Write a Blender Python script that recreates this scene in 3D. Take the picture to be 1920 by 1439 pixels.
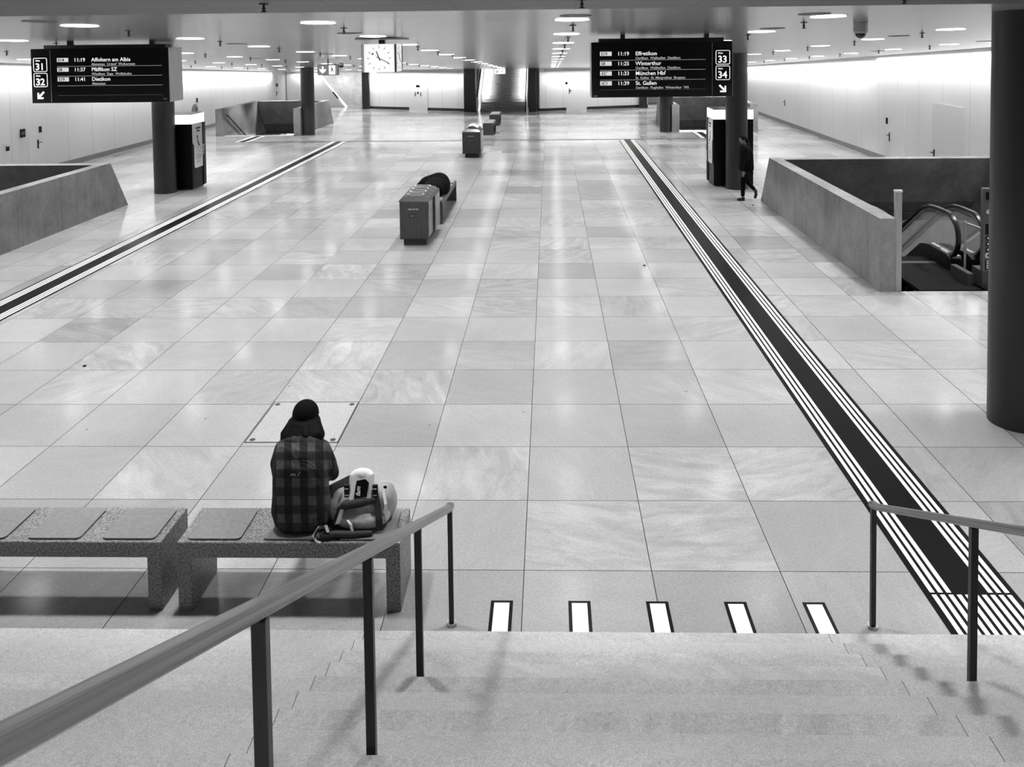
import bpy, bmesh, math, random
from mathutils import Vector, Matrix
random.seed(7)
for o in list(bpy.data.objects): bpy.data.objects.remove(o)
SC = bpy.context.scene
COL = SC.collection
R = math.radians

# ------------------------------------------------------------------ camera, world, exposure
F = 1577.0
cam_d = bpy.data.cameras.new('camera'); cam = bpy.data.objects.new('camera', cam_d); COL.objects.link(cam)
SC.camera = cam
cam_d.sensor_fit = 'HORIZONTAL'; cam_d.sensor_width = 36.0; cam_d.lens = F / 1920 * 36.0
cam_d.shift_x = -(989.37 - 960) / 1920.0
cam_d.shift_y = (141.74 - 719.5) / 1920.0
cam_d.clip_start = 0.05; cam_d.clip_end = 200
yaw, pit, rol = 0.02647322, 0.04519587, -0.01187751
rv = Vector((math.cos(yaw), math.sin(yaw), 0)); f0 = Vector((-math.sin(yaw), math.cos(yaw), 0)); u0 = Vector((0, 0, 1))
fw = f0 * math.cos(pit) - u0 * math.sin(pit); up = u0 * math.cos(pit) + f0 * math.sin(pit)
Rr = rv * math.cos(rol) + up * math.sin(rol); Uu = -rv * math.sin(rol) + up * math.cos(rol)
M = Matrix((Rr, Uu, -fw)).transposed().to_4x4(); M.translation = Vector((0.24424, -6.43537, 4.19185))
cam.matrix_world = M

W = bpy.data.worlds.new('world'); SC.world = W; W.use_nodes = True
W.node_tree.nodes['Background'].inputs[0].default_value = (0.5, 0.5, 0.5, 1)
W.node_tree.nodes['Background'].inputs[1].default_value = 0.05
SC.view_settings.view_transform = 'Standard'; SC.view_settings.look = 'None'
SC.view_settings.exposure = 0.0; SC.view_settings.gamma = 1.0; SC.view_settings.use_curve_mapping = False
LAMP_W = 320.0       # each downlight
WASH_W = 15.0        # per metre of wall washer

# ------------------------------------------------------------------ materials (all neutral: the photograph is black and white)
MATS = {}
def mat(name, v=.5, rough=.5, metal=0., emit=0., coat=0., alpha=1., trans=0., spec=.5):
    if name in MATS: return MATS[name]
    m = bpy.data.materials.new(name); m.use_nodes = True
    b = m.node_tree.nodes['Principled BSDF']
    b.inputs['Base Color'].default_value = (v, v, v, 1); b.inputs['Roughness'].default_value = rough
    b.inputs['Metallic'].default_value = metal; b.inputs['Specular IOR Level'].default_value = spec
    b.inputs['Coat Weight'].default_value = coat; b.inputs['Alpha'].default_value = alpha
    b.inputs['Transmission Weight'].default_value = trans
    if emit:
        b.inputs['Emission Color'].default_value = (1, 1, 1, 1); b.inputs['Emission Strength'].default_value = emit
    MATS[name] = m
    return m
class NT:
    def __init__(s, m): s.m = m; s.t = m.node_tree; s.b = s.t.nodes['Principled BSDF']
    def n(s, typ, **kw):
        x = s.t.nodes.new(typ)
        for k, v in kw.items(): setattr(x, k, v)
        return x
    def l(s, a, b): s.t.links.new(a, b)
    def math(s, op, a, b=None, c=None):
        x = s.n('ShaderNodeMath', operation=op)
        for i, q in enumerate((a, b, c)):
            if q is None: continue
            if isinstance(q, (int, float)): x.inputs[i].default_value = q
            else: s.l(q, x.inputs[i])
        return x.outputs[0]
    def noise(s, vec, scale, detail=3, rough=.5, dist=0., w=None):
        x = s.n('ShaderNodeTexNoise', noise_dimensions='4D' if w is not None else '3D')
        x.inputs['Scale'].default_value = scale; x.inputs['Detail'].default_value = detail
        x.inputs['Roughness'].default_value = rough; x.inputs['Distortion'].default_value = dist
        if vec is not None: s.l(vec, x.inputs['Vector'])
        if w is not None: s.l(w, x.inputs['W'])
        return x.outputs[0]
    def ramp(s, fac, lo, hi, a, b):
        x = s.n('ShaderNodeMapRange'); s.l(fac, x.inputs[0])
        x.inputs[1].default_value = lo; x.inputs[2].default_value = hi; x.inputs[3].default_value = a; x.inputs[4].default_value = b
        return x.outputs[0]
    def grey(s, v):
        x = s.n('ShaderNodeCombineColor'); [s.l(v, x.inputs[i]) for i in range(3)]
        return x.outputs[0]
    def pos(s): return s.n('ShaderNodeNewGeometry').outputs['Position']
    def obj(s): return s.n('ShaderNodeTexCoord').outputs['Object']
    def sep(s, v):
        x = s.n('ShaderNodeSeparateXYZ'); s.l(v, x.inputs[0]); return x.outputs
    def comb(s, a, b, c):
        x = s.n('ShaderNodeCombineXYZ')
        for i, q in enumerate((a, b, c)):
            if isinstance(q, (int, float)): x.inputs[i].default_value = q
            else: s.l(q, x.inputs[i])
        return x.outputs[0]
    def bump(s, h, strength=.2, dist=.01):
        x = s.n('ShaderNodeBump'); x.inputs['Strength'].default_value = strength; x.inputs['Distance'].default_value = dist
        s.l(h, x.inputs['Height']); s.l(x.outputs[0], s.b.inputs['Normal'])

def stone_floor(name, base, rough, steps=False):
    m = mat(name, base, rough); k = NT(m); p = k.pos(); x, y, z = k.sep(p)
    ty = k.math('MULTIPLY', k.math('ADD', y, 0.89), 1 / 0.2935) if steps else y
    fx = k.math('FLOOR', x); fy = k.math('FLOOR', ty)
    if steps: fx = k.math('FLOOR', k.math('MULTIPLY', k.math('ADD', x, 1.06 + 31.4), 1 / 3.14))
    wn = k.n('ShaderNodeTexWhiteNoise', noise_dimensions='3D'); k.l(k.comb(fx, fy, 0.0), wn.inputs['Vector'])
    rnd = wn.outputs[0]
    rnd2 = k.sep(wn.outputs[1])[1]
    # every slab has its own grain direction
    ang = k.math('MULTIPLY', rnd2, 3.1)
    vr = k.n('ShaderNodeVectorRotate', rotation_type='Z_AXIS'); k.l(p, vr.inputs['Vector']); k.l(ang, vr.inputs['Angle'])
    mp = k.n('ShaderNodeMapping'); k.l(vr.outputs[0], mp.inputs['Vector']); mp.inputs['Scale'].default_value = (1.0, 3.2, 1.0)
    vein = k.noise(mp.outputs[0], 1.6, 5, .6, 1.2, w=k.math('MULTIPLY', rnd, 40.0))
    speck = k.noise(p, 130.0, 2, .8)
    speck2 = k.noise(p, 38.0, 3, .7)
    blot = k.noise(p, 0.9, 3, .5)
    v = k.math('MULTIPLY', base, k.ramp(k.math('POWER', rnd, .55), 0, 1, .93 if steps else .72, 1.06))
    rnd3 = k.sep(wn.outputs[1])[2]; amp = k.ramp(rnd3, .45, .95, .04, .20)
    v = k.math('MULTIPLY', v, k.math('ADD', 1.0, k.math('MULTIPLY', amp, k.ramp(vein, .32, .68, -1, 1))))
    line = k.math('ABSOLUTE', k.math('SUBTRACT', vein, .5))
    v = k.math('MULTIPLY', v, k.ramp(line, 0, .004, .93, 1.0))
    v = k.math('MULTIPLY', v, k.ramp(speck, .3, .7, .72, 1.28))
    v = k.math('MULTIPLY', v, k.ramp(speck2, .3, .7, .90, 1.10))
    v = k.math('MULTIPLY', v, k.ramp(blot, .3, .7, .95, 1.05))
    # scuffs
    sc = k.noise(p, 7.0, 1, .5); v = k.math('MULTIPLY', v, k.ramp(sc, .185, .20, .55, 1.0))
    # joints
    gx = k.math('ABSOLUTE', k.math('SUBTRACT', k.math('FRACT', k.math('ADD', x, .5)), .5))
    jx = k.math('LESS_THAN', gx, .0036)
    if steps:
        gx = k.math('ABSOLUTE', k.math('SUBTRACT', k.math('FRACT', k.math('MULTIPLY', k.math('ADD', x, 1.06 + 1.57 + 31.4), 1 / 3.14)), .5))
        j = k.math('LESS_THAN', gx, .0006)
    else:
        gy = k.math('ABSOLUTE', k.math('SUBTRACT', k.math('FRACT', k.math('ADD', y, .5)), .5))
        j = k.math('MAXIMUM', jx, k.math('LESS_THAN', gy, .0036))
    mx = k.n('ShaderNodeMix'); k.l(j, mx.inputs['Factor']); k.l(v, mx.inputs['A']); mx.inputs['B'].default_value = base * .12
    k.l(k.grey(mx.outputs['Result']), k.b.inputs['Base Color'])
    k.l(k.ramp(blot, .3, .7, rough - .02, rough + .04), k.b.inputs['Roughness'])
    k.bump(speck2, .03, .002)
    return m
M_FLOOR = stone_floor('polished granite slabs', .37, .13)
M_STEP = stone_floor('granite steps', .40, .55, True)

def granite(name, base, con=1.0):
    m = mat(name, base, .45); k = NT(m); p = k.obj()
    a = k.noise(p, 75, 2, .8); b = k.noise(p, 160, 2, .7)
    v = k.math('MULTIPLY', k.ramp(a, .40, .60, base * (1 - .65 * con), base * (1 + .5 * con)), k.ramp(b, .3, .7, .75, 1.25))
    k.l(k.grey(v), k.b.inputs['Base Color']); return m
M_GRAN = granite('speckled granite bench', .18)
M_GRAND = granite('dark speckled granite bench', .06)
def concrete(name, base):
    m = mat(name, base, .75); k = NT(m); p = k.pos()
    a = k.noise(p, 1.3, 6, .6, .4); b = k.noise(p, 14, 4, .6)
    x, y, z = k.sep(p)
    st = k.noise(k.comb(k.math('MULTIPLY', x, 5), k.math('MULTIPLY', y, 5), k.math('MULTIPLY', z, .5)), 1.0, 4, .6)
    v = k.math('MULTIPLY', k.ramp(a, .3, .7, base * .75, base * 1.25), k.ramp(b, .3, .7, .88, 1.12))
    v = k.math('MULTIPLY', v, k.ramp(st, .3, .7, .88, 1.12))
    d = k.math('ABSOLUTE', k.math('SUBTRACT', k.math('FRACT', k.math('MULTIPLY', y, 1 / 1.4)), .5))
    mx = k.n('ShaderNodeMix'); k.l(k.math('LESS_THAN', d, .004), mx.inputs['Factor']); k.l(v, mx.inputs['A']); mx.inputs['B'].default_value = base * .35
    k.l(k.grey(mx.outputs['Result']), k.b.inputs['Base Color']); k.bump(b, .12, .004); return m
M_CONC = concrete('cast concrete', .23)
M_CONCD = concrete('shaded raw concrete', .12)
M_CONCL = concrete('pale concrete', .45)

def wall_panels(name, base, axis, pitch, off):
    m = mat(name, base, .28, spec=.6); k = NT(m); p = k.pos(); s = k.sep(p); q = s[axis]
    g = k.math('ABSOLUTE', k.math('SUBTRACT', k.math('FRACT', k.math('MULTIPLY', k.math('ADD', q, off), 1 / pitch)), .5))
    j = k.math('LESS_THAN', g, .006 / pitch)
    n = k.noise(p, .6, 3, .5)
    v = k.ramp(n, .3, .7, base * .97, base * 1.02)
    mx = k.n('ShaderNodeMix'); k.l(j, mx.inputs['Factor']); k.l(v, mx.inputs['A']); mx.inputs['B'].default_value = base * .5
    k.l(k.grey(mx.outputs['Result']), k.b.inputs['Base Color'])
    k.bump(k.noise(k.comb(k.math('MULTIPLY', s[0], 1.5), k.math('MULTIPLY', s[1], 1.5), k.math('MULTIPLY', s[2], .25)), 1.2, 2, .5), .12, .04)
    return m
M_WALLY = wall_panels('white enamel wall panels', .78, 1, 1.52, 0.2)
M_WALLX = wall_panels('white enamel end wall panels', .85, 0, 1.0, 0.5)

def ceil_mat(name, base, rough):
    m = mat(name, base, rough, metal=.35); k = NT(m); p = k.pos(); x, y, z = k.sep(p)
    w = k.noise(k.comb(k.math('MULTIPLY', x, .22), k.math('MULTIPLY', y, 2.6), 0.0), 1.0, 5, .65)
    c = k.noise(p, .35, 2, .5)
    v = k.math('MULTIPLY', k.ramp(w, .3, .7, base * .90, base * 1.10), k.ramp(c, .3, .7, .94, 1.06))
    g = k.math('ABSOLUTE', k.math('SUBTRACT', k.math('FRACT', k.math('MULTIPLY', k.math('ADD', x, .07), 1 / 1.12)), .5))
    j = k.math('LESS_THAN', g, .005)
    mx = k.n('ShaderNodeMix'); k.l(j, mx.inputs['Factor']); k.l(v, mx.inputs['A']); mx.inputs['B'].default_value = base * .55
    k.l(k.grey(mx.outputs['Result']), k.b.inputs['Base Color']); k.bump(w, .4, .016); return m
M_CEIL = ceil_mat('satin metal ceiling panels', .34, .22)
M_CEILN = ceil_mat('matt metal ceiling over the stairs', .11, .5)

def streaked(name, base, rough, metal=.0, sc=(40, 40, 1), spec=.5, con=.15):
    m = mat(name, base, rough, metal, spec=spec); k = NT(m); p = k.obj()
    mp = k.n('ShaderNodeMapping'); k.l(p, mp.inputs['Vector']); mp.inputs['Scale'].default_value = sc
    a = k.noise(mp.outputs[0], 1.0, 3, .6)
    k.l(k.grey(k.ramp(a, .3, .7, base * (1 - con), base * (1 + con))), k.b.inputs['Base Color']); return m
M_PILLAR = streaked('dark bronze pillar sheet', .017, .42, 0.0, (6, 6, .6))
M_STEEL = streaked('brushed steel', .42, .34, .85, (60, 60, 3))
def rail_mat():
    m = mat('brushed steel handrail', .19, .3, .85); k = NT(m); x, y, z = k.sep(k.obj())
    n = k.noise(k.comb(k.math('MULTIPLY', x, 70), k.math('MULTIPLY', y, .5), k.math('MULTIPLY', k.math('ADD', z, k.math('MULTIPLY', y, .505)), 70)), 1.0, 3, .6)
    k.l(k.grey(k.ramp(n, .3, .7, .11, .27)), k.b.inputs['Base Color']); return m  # highlights and dark streaks along the rail are put into the colour
M_RAIL = rail_mat()
M_POST = streaked('dark steel post', .018, .4, .3, (30, 30, 2))
M_BIN = streaked('dark painted bin metal', .068, .4, .2, (20, 20, 4))
M_BINS = streaked('glossy side panel with stickers', .16, .25, .3, (14, 14, 9), con=.85)
M_PAD = streaked('grey moulded seat pad', .17, .5, 0, (30, 30, 30))
M_RUB = mat('black rubber', .006, .3)
M_BLACK = mat('black lacquer', .003, .35, spec=.15)
M_DARK = mat('dark grey metal', .03, .45)
M_ANTH = mat('anthracite', .03, .5)
M_MID = mat('mid grey metal', .28, .4, .4)
M_LIGHT = mat('light grey metal', .62, .4)
M_WHITE = mat('white paint', .82, .5)
M_MARK = mat('white floor marking', .86, .5)
M_MARKK = mat('black floor marking', .005, .3, spec=.1)
M_SCREEN = mat('black display glass', .004, .18)
M_TXT = mat('backlit display letters', .6, .5, emit=.75)
M_TXTD = mat('dim backlit display letters', .4, .5, emit=.3)
M_BADGE = mat('backlit display badge', .5, .5, emit=.5)
M_SIGNW = mat('backlit sign white', .8, .5, emit=1.1)
M_SIGNG = mat('backlit sign grey', .2, .5, emit=.13)
M_LAMP = mat('lit lamp diffuser', .9, .5, emit=7.0)
M_CLOCK = mat('lit clock face', .7, .4, emit=.62)
M_HEAD = mat('lit machine header', .9, .4, emit=1.3)
M_GLASS = mat('clear balustrade glass', .9, .03, alpha=.10, spec=.5)
M_PLATE = streaked('ribbed landing plate', .006, .8, 0, (80, 2, 2), .1)
M_SKIN = mat('skin', .16, .55)
M_HAIR = streaked('dark hair', .004, .7, 0, (60, 60, 6), .12)
M_CAP = mat('black knit cap', .004, .9, spec=.1)
M_CLOTH = mat('black cloth', .004, .9, spec=.1)
M_JEANS = mat('dark trousers', .008, .85, spec=.2)
M_SHOE = mat('black shoe', .012, .6)
M_STRAP = mat('black webbing', .014, .7)
M_STRAPL = mat('light webbing', .55, .6)
M_PAPER = mat('white paper', .85, .6)
def bag_mat():
    m = mat('light grey pack cloth', .33, .5); k = NT(m); p = k.obj(); a = k.noise(p, 6, 3, .5, .25)
    k.l(k.grey(k.ramp(a, .3, .7, .24, .46)), k.b.inputs['Base Color']); k.bump(a, .6, .03); return m
M_PACK = bag_mat()
def plaid():
    m = mat('checked flannel', .05, .9); k = NT(m); p = k.obj(); x, y, z = k.sep(p)
    xx = k.math('ADD', x, k.math('MULTIPLY', y, .25))
    a = k.math('LESS_THAN', k.math('FRACT', k.math('MULTIPLY', k.math('ADD', xx, 1.022), 1 / .118)), .5)
    b = k.math('LESS_THAN', k.math('FRACT', k.math('MULTIPLY', k.math('ADD', z, k.math('MULTIPLY', y, .5)), 1 / .135)), .5)
    v = k.math('ADD', k.math('ADD', .004, k.math('MULTIPLY', a, .020)), k.math('MULTIPLY', b, .007))
    v = k.math('ADD', v, k.math('MULTIPLY', k.math('MULTIPLY', a, b), .040))
    n = k.noise(p, 30, 3, .6); v = k.math('MULTIPLY', v, k.ramp(n, .3, .7, .85, 1.15))
    k.l(k.grey(v), k.b.inputs['Base Color'])
    k.bump(k.noise(p, 6, 3, .5, .8), .9, .05); return m
M_PLAID = plaid()

# ------------------------------------------------------------------ mesh helpers
class MB:
    def __init__(s): s.bm = bmesh.new()
    def box(s, x0, x1, y0, y1, z0, z1, bev=0.0, seg=2):
        vs = [s.bm.verts.new((x, y, z)) for x in (x0, x1) for y in (y0, y1) for z in (z0, z1)]
        fs = [s.bm.faces.new([vs[i] for i in q]) for q in ((0, 1, 3, 2), (4, 6, 7, 5), (0, 4, 5, 1), (2, 3, 7, 6), (0, 2, 6, 4), (1, 5, 7, 3))]
        if bev:
            es = list({e for f in fs for e in f.edges})
            bmesh.ops.bevel(s.bm, geom=es, offset=bev, segments=seg, affect='EDGES', profile=.5)
        return s
    def prism(s, pts, axis, a, b, bev=0.0):
        "polygon pts extruded along axis from a to b; pts are the other two coordinates in xyz order"
        def mk(p, t):
            q = list(p); q.insert(axis, t); return s.bm.verts.new(q)
        A = [mk(p, a) for p in pts]; B = [mk(p, b) for p in pts]; n = len(pts)
        fs = [s.bm.faces.new(A), s.bm.faces.new(B[::-1])]
        for i in range(n): fs.append(s.bm.faces.new((A[i], B[i], B[(i + 1) % n], A[(i + 1) % n])))
        bmesh.ops.recalc_face_normals(s.bm, faces=fs)
        if bev:
            es = list({e for f in fs for e in f.edges})
            bmesh.ops.bevel(s.bm, geom=es, offset=bev, segments=2, affect='EDGES')
        return s
    def cyl(s, c, r, z0, z1, n=32, r2=None):
        "vertical cylinder / cone"
        r2 = r if r2 is None else r2
        A = [s.bm.verts.new((c[0] + r * math.cos(2 * math.pi * i / n), c[1] + r * math.sin(2 * math.pi * i / n), z0)) for i in range(n)]
        B = [s.bm.verts.new((c[0] + r2 * math.cos(2 * math.pi * i / n), c[1] + r2 * math.sin(2 * math.pi * i / n), z1)) for i in range(n)]
        s.bm.faces.new(A[::-1]); s.bm.faces.new(B)
        for i in range(n): s.bm.faces.new((A[i], A[(i + 1) % n], B[(i + 1) % n], B[i]))
        return s
    def rod(s, p, q, r0, r1=None, n=12, cap=True):
        p = Vector(p); q = Vector(q); r1 = r0 if r1 is None else r1
        d = (q - p).normalized(); a = d.orthogonal().normalized(); b = d.cross(a)
        A = []; B = []
        for i in range(n):
            t = 2 * math.pi * i / n; v = a * math.cos(t) + b * math.sin(t)
            A.append(s.bm.verts.new(p + v * r0)); B.append(s.bm.verts.new(q + v * r1))
        s.bm.faces.new(A[::-1]); s.bm.faces.new(B)
        for i in range(n): s.bm.faces.new((A[i], A[(i + 1) % n], B[(i + 1) % n], B[i]))
        return s
    def ball(s, c, r, sx=1, sy=1, sz=1, rot=None, u=16, v=10):
        m = Matrix.Translation(Vector(c)) @ (rot.to_4x4() if rot else Matrix()) @ Matrix.Diagonal((r * sx, r * sy, r * sz, 1))
        bmesh.ops.create_uvsphere(s.bm, u_segments=u, v_segments=v, radius=1, matrix=m); return s
    def chain(s, pts, rs, n=14):
        for i in range(len(pts) - 1): s.rod(pts[i], pts[i + 1], rs[i], rs[i + 1], n)
        for p, r in zip(pts, rs): s.ball(p, r, u=14, v=10)
        return s
    def sweep(s, path, w, h, bev=None, side=None, closed=False):
        "rectangular (rounded) section swept along a path; side = constant sideways vector"
        n = len(path); P = [Vector(p) for p in path]; rings = []
        sec = [(-w / 2, -h / 2), (w / 2, -h / 2), (w / 2, h / 2), (-w / 2, h / 2)]
        if bev:
            sec = []
            for cx, cy, a0 in ((w / 2 - bev, -h / 2 + bev, -90), (w / 2 - bev, h / 2 - bev, 0), (-w / 2 + bev, h / 2 - bev, 90), (-w / 2 + bev, -h / 2 + bev, 180)):
                for t in range(4): a = R(a0 + 30 * t); sec.append((cx + bev * math.cos(a), cy + bev * math.sin(a)))
        for i, p in enumerate(P):
            if closed: d = (P[(i + 1) % n] - P[i - 1]).normalized()
            else: d = (P[min(i + 1, n - 1)] - P[max(i - 1, 0)]).normalized()
            sd = Vector(side).normalized() if side else d.cross(Vector((0, 0, 1))).normalized()
            nn = sd.cross(d).normalized()
            rings.append([s.bm.verts.new(p + sd * a + nn * b) for a, b in sec])
        m = len(sec)
        for i in range(n - (0 if closed else 1)):
            A = rings[i]; B = rings[(i + 1) % n]
            for j in range(m): s.bm.faces.new((A[j], A[(j + 1) % m], B[(j + 1) % m], B[j]))
        if not closed: s.bm.faces.new(rings[0][::-1]); s.bm.faces.new(rings[-1])
        return s
    def loft(s, rings):
        "rings: list of lists of points"
        V = [[s.bm.verts.new(p) for p in r] for r in rings]; m = len(V[0])
        for A, B in zip(V, V[1:]):
            for j in range(m): s.bm.faces.new((A[j], A[(j + 1) % m], B[(j + 1) % m], B[j]))
        s.bm.faces.new(V[0][::-1]); s.bm.faces.new(V[-1]); return s
    def mesh(s, name):
        bmesh.ops.recalc_face_normals(s.bm, faces=s.bm.faces)
        me = bpy.data.meshes.new(name); s.bm.to_mesh(me); s.bm.free(); return me
def tag(o, label=None, cat=None, group=None, kind=None):
    if label: o['label'] = label
    if cat: o['category'] = cat
    if group: o['group'] = group
    if kind: o['kind'] = kind
    return o
def put(name, me, m, parent=None, loc=None, smooth=False):
    me.materials.clear(); me.materials.append(m)
    if smooth:
        for p in me.polygons: p.use_smooth = True
    o = bpy.data.objects.new(name, me); COL.objects.link(o)
    if parent: o.parent = parent
    if loc: o.location = loc
    return o
def build(name, mb, m, parent=None, loc=None, smooth=False): return put(name, mb.mesh(name), m, parent, loc, smooth)
def autosmooth(o, ang=35):
    me = o.data
    for p in me.polygons: p.use_smooth = True
    bm = bmesh.new(); bm.from_mesh(me)
    for e in bm.edges:
        if len(e.link_faces) == 2 and e.calc_face_angle(0) > R(ang): e.smooth = False
    bm.to_mesh(me); bm.free(); return o
def organic(name, mb, m, parent=None, voxel=.012, smooth=6, loc=None):
    me = mb.mesh(name); o = bpy.data.objects.new('tmp', me); COL.objects.link(o)
    r = o.modifiers.new('r', 'REMESH'); r.mode = 'VOXEL'; r.voxel_size = voxel
    if smooth: q = o.modifiers.new('s', 'SMOOTH'); q.iterations = smooth; q.factor = .5
    dg = bpy.context.evaluated_depsgraph_get(); new = bpy.data.meshes.new_from_object(o.evaluated_get(dg))
    bpy.data.objects.remove(o); new.name = name
    return put(name, new, m, parent, loc, True)
def thing(name, label, cat, loc=(0, 0, 0), rz=0, group=None):
    o = bpy.data.objects.new(name, None); COL.objects.link(o); o.location = loc; o.rotation_euler = (0, 0, rz); o.empty_display_size = .1
    return tag(o, label, cat, group)
def dup(root, loc, label=None, rz=None):
    c = root.copy(); COL.objects.link(c); c.location = loc
    if rz is not None: c.rotation_euler = (0, 0, rz)
    if label: c['label'] = label
    def rec(a, b):
        for ch in list(a.children):
            d = ch.copy(); COL.objects.link(d); d.parent = b; rec(ch, d)
    rec(root, c); return c
def struct(name, mb, m, parent=None):
    o = build(name, mb, m, parent)
    if not parent: o['kind'] = 'structure'
    return o
def text_mesh(s, size, bold=0.0, depth=.001, align='LEFT', shear=0., spacing=1.0):
    c = bpy.data.curves.new('t', 'FONT'); c.body = s; c.size = size; c.offset = bold; c.extrude = depth; c.align_x = align; c.shear = shear; c.space_character = spacing
    c.resolution_u = 3
    o = bpy.data.objects.new('t', c); COL.objects.link(o)
    me = bpy.data.meshes.new_from_object(o.evaluated_get(bpy.context.evaluated_depsgraph_get()))
    bpy.data.objects.remove(o); bpy.data.curves.remove(c); return me
def text(name, s, size, m, parent, loc, rot=(R(90), 0, 0), **kw):
    me = text_mesh(s, size, **kw); o = put(name, me, m, parent, loc); o.rotation_euler = rot; return o
def spot(name, parent, loc, power, size=.16, cone=130, blend=.5, rot=(0, 0, 0)):
    l = bpy.data.lights.new(name, 'SPOT'); l.energy = power; l.shadow_soft_size = size; l.spot_size = R(cone); l.spot_blend = blend
    o = bpy.data.objects.new(name, l); COL.objects.link(o); o.parent = parent; o.location = loc; o.rotation_euler = rot; return o
def area(name, parent, loc, power, sx, sy, rot=(0, 0, 0), spread=180):
    l = bpy.data.lights.new(name, 'AREA'); l.shape = 'RECTANGLE'; l.size = sx; l.size_y = sy; l.energy = power; l.spread = R(spread)
    o = bpy.data.objects.new(name, l); COL.objects.link(o); o.parent = parent; o.location = loc; o.rotation_euler = rot; return o

# ------------------------------------------------------------------ the room
XL, XR = -16.27, 11.2
KY, KZ = 1.6, 4.457
def cz(y): return KZ - .051 * (y - KY) if y >= KY else KZ + .115 * (KY - y)
YB0 = 41.35
HOLES = {'nr': (5.82, 10.72, 7.2, 14.3), 'nl': (-15.85, -10.95, 7.2, 14.3), 'fr': (5.84, 8.9, 30.1, 35.2), 'fl': (-14.19, -11.03, 30.1, 35.2)}
f = MB()
def slab(x0, x1, y0, y1): f.box(x0, x1, y0, y1, -.4, 0)
slab(XL, XR, -.88, 7.2)
slab(-10.95, 5.82, 7.2, 14.8); slab(XL, -15.85, 7.2, 14.8); slab(10.72, XR, 7.2, 14.8)
slab(XL, XR, 14.8, 30.1)
slab(XL, -14.19, 30.1, 35.7); slab(-11.03, 5.84, 30.1, 35.7); slab(8.9, XR, 30.1, 35.7)
slab(XL, XR, 35.7, 47)
struct('floor', f, M_FLOOR)
c = MB().prism([(KY, KZ), (46.8, cz(46.8)), (46.8, cz(46.8) + .3), (KY, KZ + .3)], 0, XL, XR)
# the ceiling stops over the back staircase opening
struct('ceiling', MB().prism([(KY, KZ), (41.9, cz(41.9)), (41.9, cz(41.9) + .3), (KY, KZ + .3)], 0, XL, XR)
       .prism([(41.9, cz(41.9)), (46.8, cz(46.8)), (46.8, cz(46.8) + .3), (41.9, cz(41.9) + .3)], 0, XL, -4.3)
       .prism([(41.9, cz(41.9)), (46.8, cz(46.8)), (46.8, cz(46.8) + .3), (41.9, cz(41.9) + .3)], 0, -.7, XR), M_CEIL)
c.bm.free()
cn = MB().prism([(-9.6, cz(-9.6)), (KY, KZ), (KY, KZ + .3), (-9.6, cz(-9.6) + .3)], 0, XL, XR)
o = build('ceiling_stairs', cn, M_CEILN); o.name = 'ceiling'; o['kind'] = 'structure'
prof = [(-9.6, -.4), (47, -.4), (47, cz(47)), (KY, KZ), (-9.6, cz(-9.6))]
struct('wall_left', MB().prism(prof, 0, XL - .2, XL), M_WALLY)
struct('wall_right', MB().prism(prof, 0, XR, XR + .2), M_WALLY)
struct('wall_front', MB().box(XL, XR, -9.8, -9.6, -.4, cz(-9.6)), M_CONCD)
struct('baseboard_left', MB().box(XL, XL + .03, 14.9, 44.4, 0.0, .17), M_MID)
struct('baseboard_right', MB().box(XR - .03, XR, 14.9, 43, 0.0, .17), M_MID)
# back wall: two white panelled walls splayed outwards, between dark piers
def seg_wall(a, b, z0, z1, th, base=None):
    ax, ay = a; bx, by = b; d = Vector((bx - ax, by - ay)).normalized(); n = Vector((-d.y, d.x)) * th
    mb = MB(); pts = [(ax, ay), (bx, by), (bx + n.x, by + n.y), (ax + n.x, ay + n.y)]
    return mb.prism(pts, 2, z0, z1)
struct('wall_back', seg_wall((-10.75, 44.0), (-4.15, 41.35), .16, 2.5, .2), M_WALLX)
struct('wall_back_right', seg_wall((-.35, 41.15), (6.0, 43.2), .16, 2.5, .2), M_WALLX)
struct('baseboard_back', seg_wall((-10.75, 44.03), (-4.15, 41.38), 0, .16, .2), M_ANTH)
struct('baseboard_back_right', seg_wall((-.35, 41.18), (6.0, 43.23), 0, .16, .2), M_ANTH)
struct('wall_end', MB().box(XL, -10.2, 46.8, 47, -.4, 2.4), M_CONCL)
struct('wall_end_right', MB().box(5.6, XR, 46.8, 47, -.4, 2.4), M_WHITE)
for i, (x0, x1, y) in enumerate(((-11.05, -10.62, 43.7), (-4.65, -3.98, 41.05), (-.98, -.55, 40.75), (5.45, 5.9, 42.75))):
    o = build('pier', MB().box(x0, x1, y, y + .45, 0, cz(y) + .02, .01), M_PILLAR)
    tag(o, ['dark flat pier at the left end of the back wall, under the clock', 'dark flat pier on the left side of the far staircase',
            'dark flat pier on the right side of the far staircase', 'dark flat pier at the right end of the back wall, under the right departure board'][i], 'pier', 'dark piers along the back wall')

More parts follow.
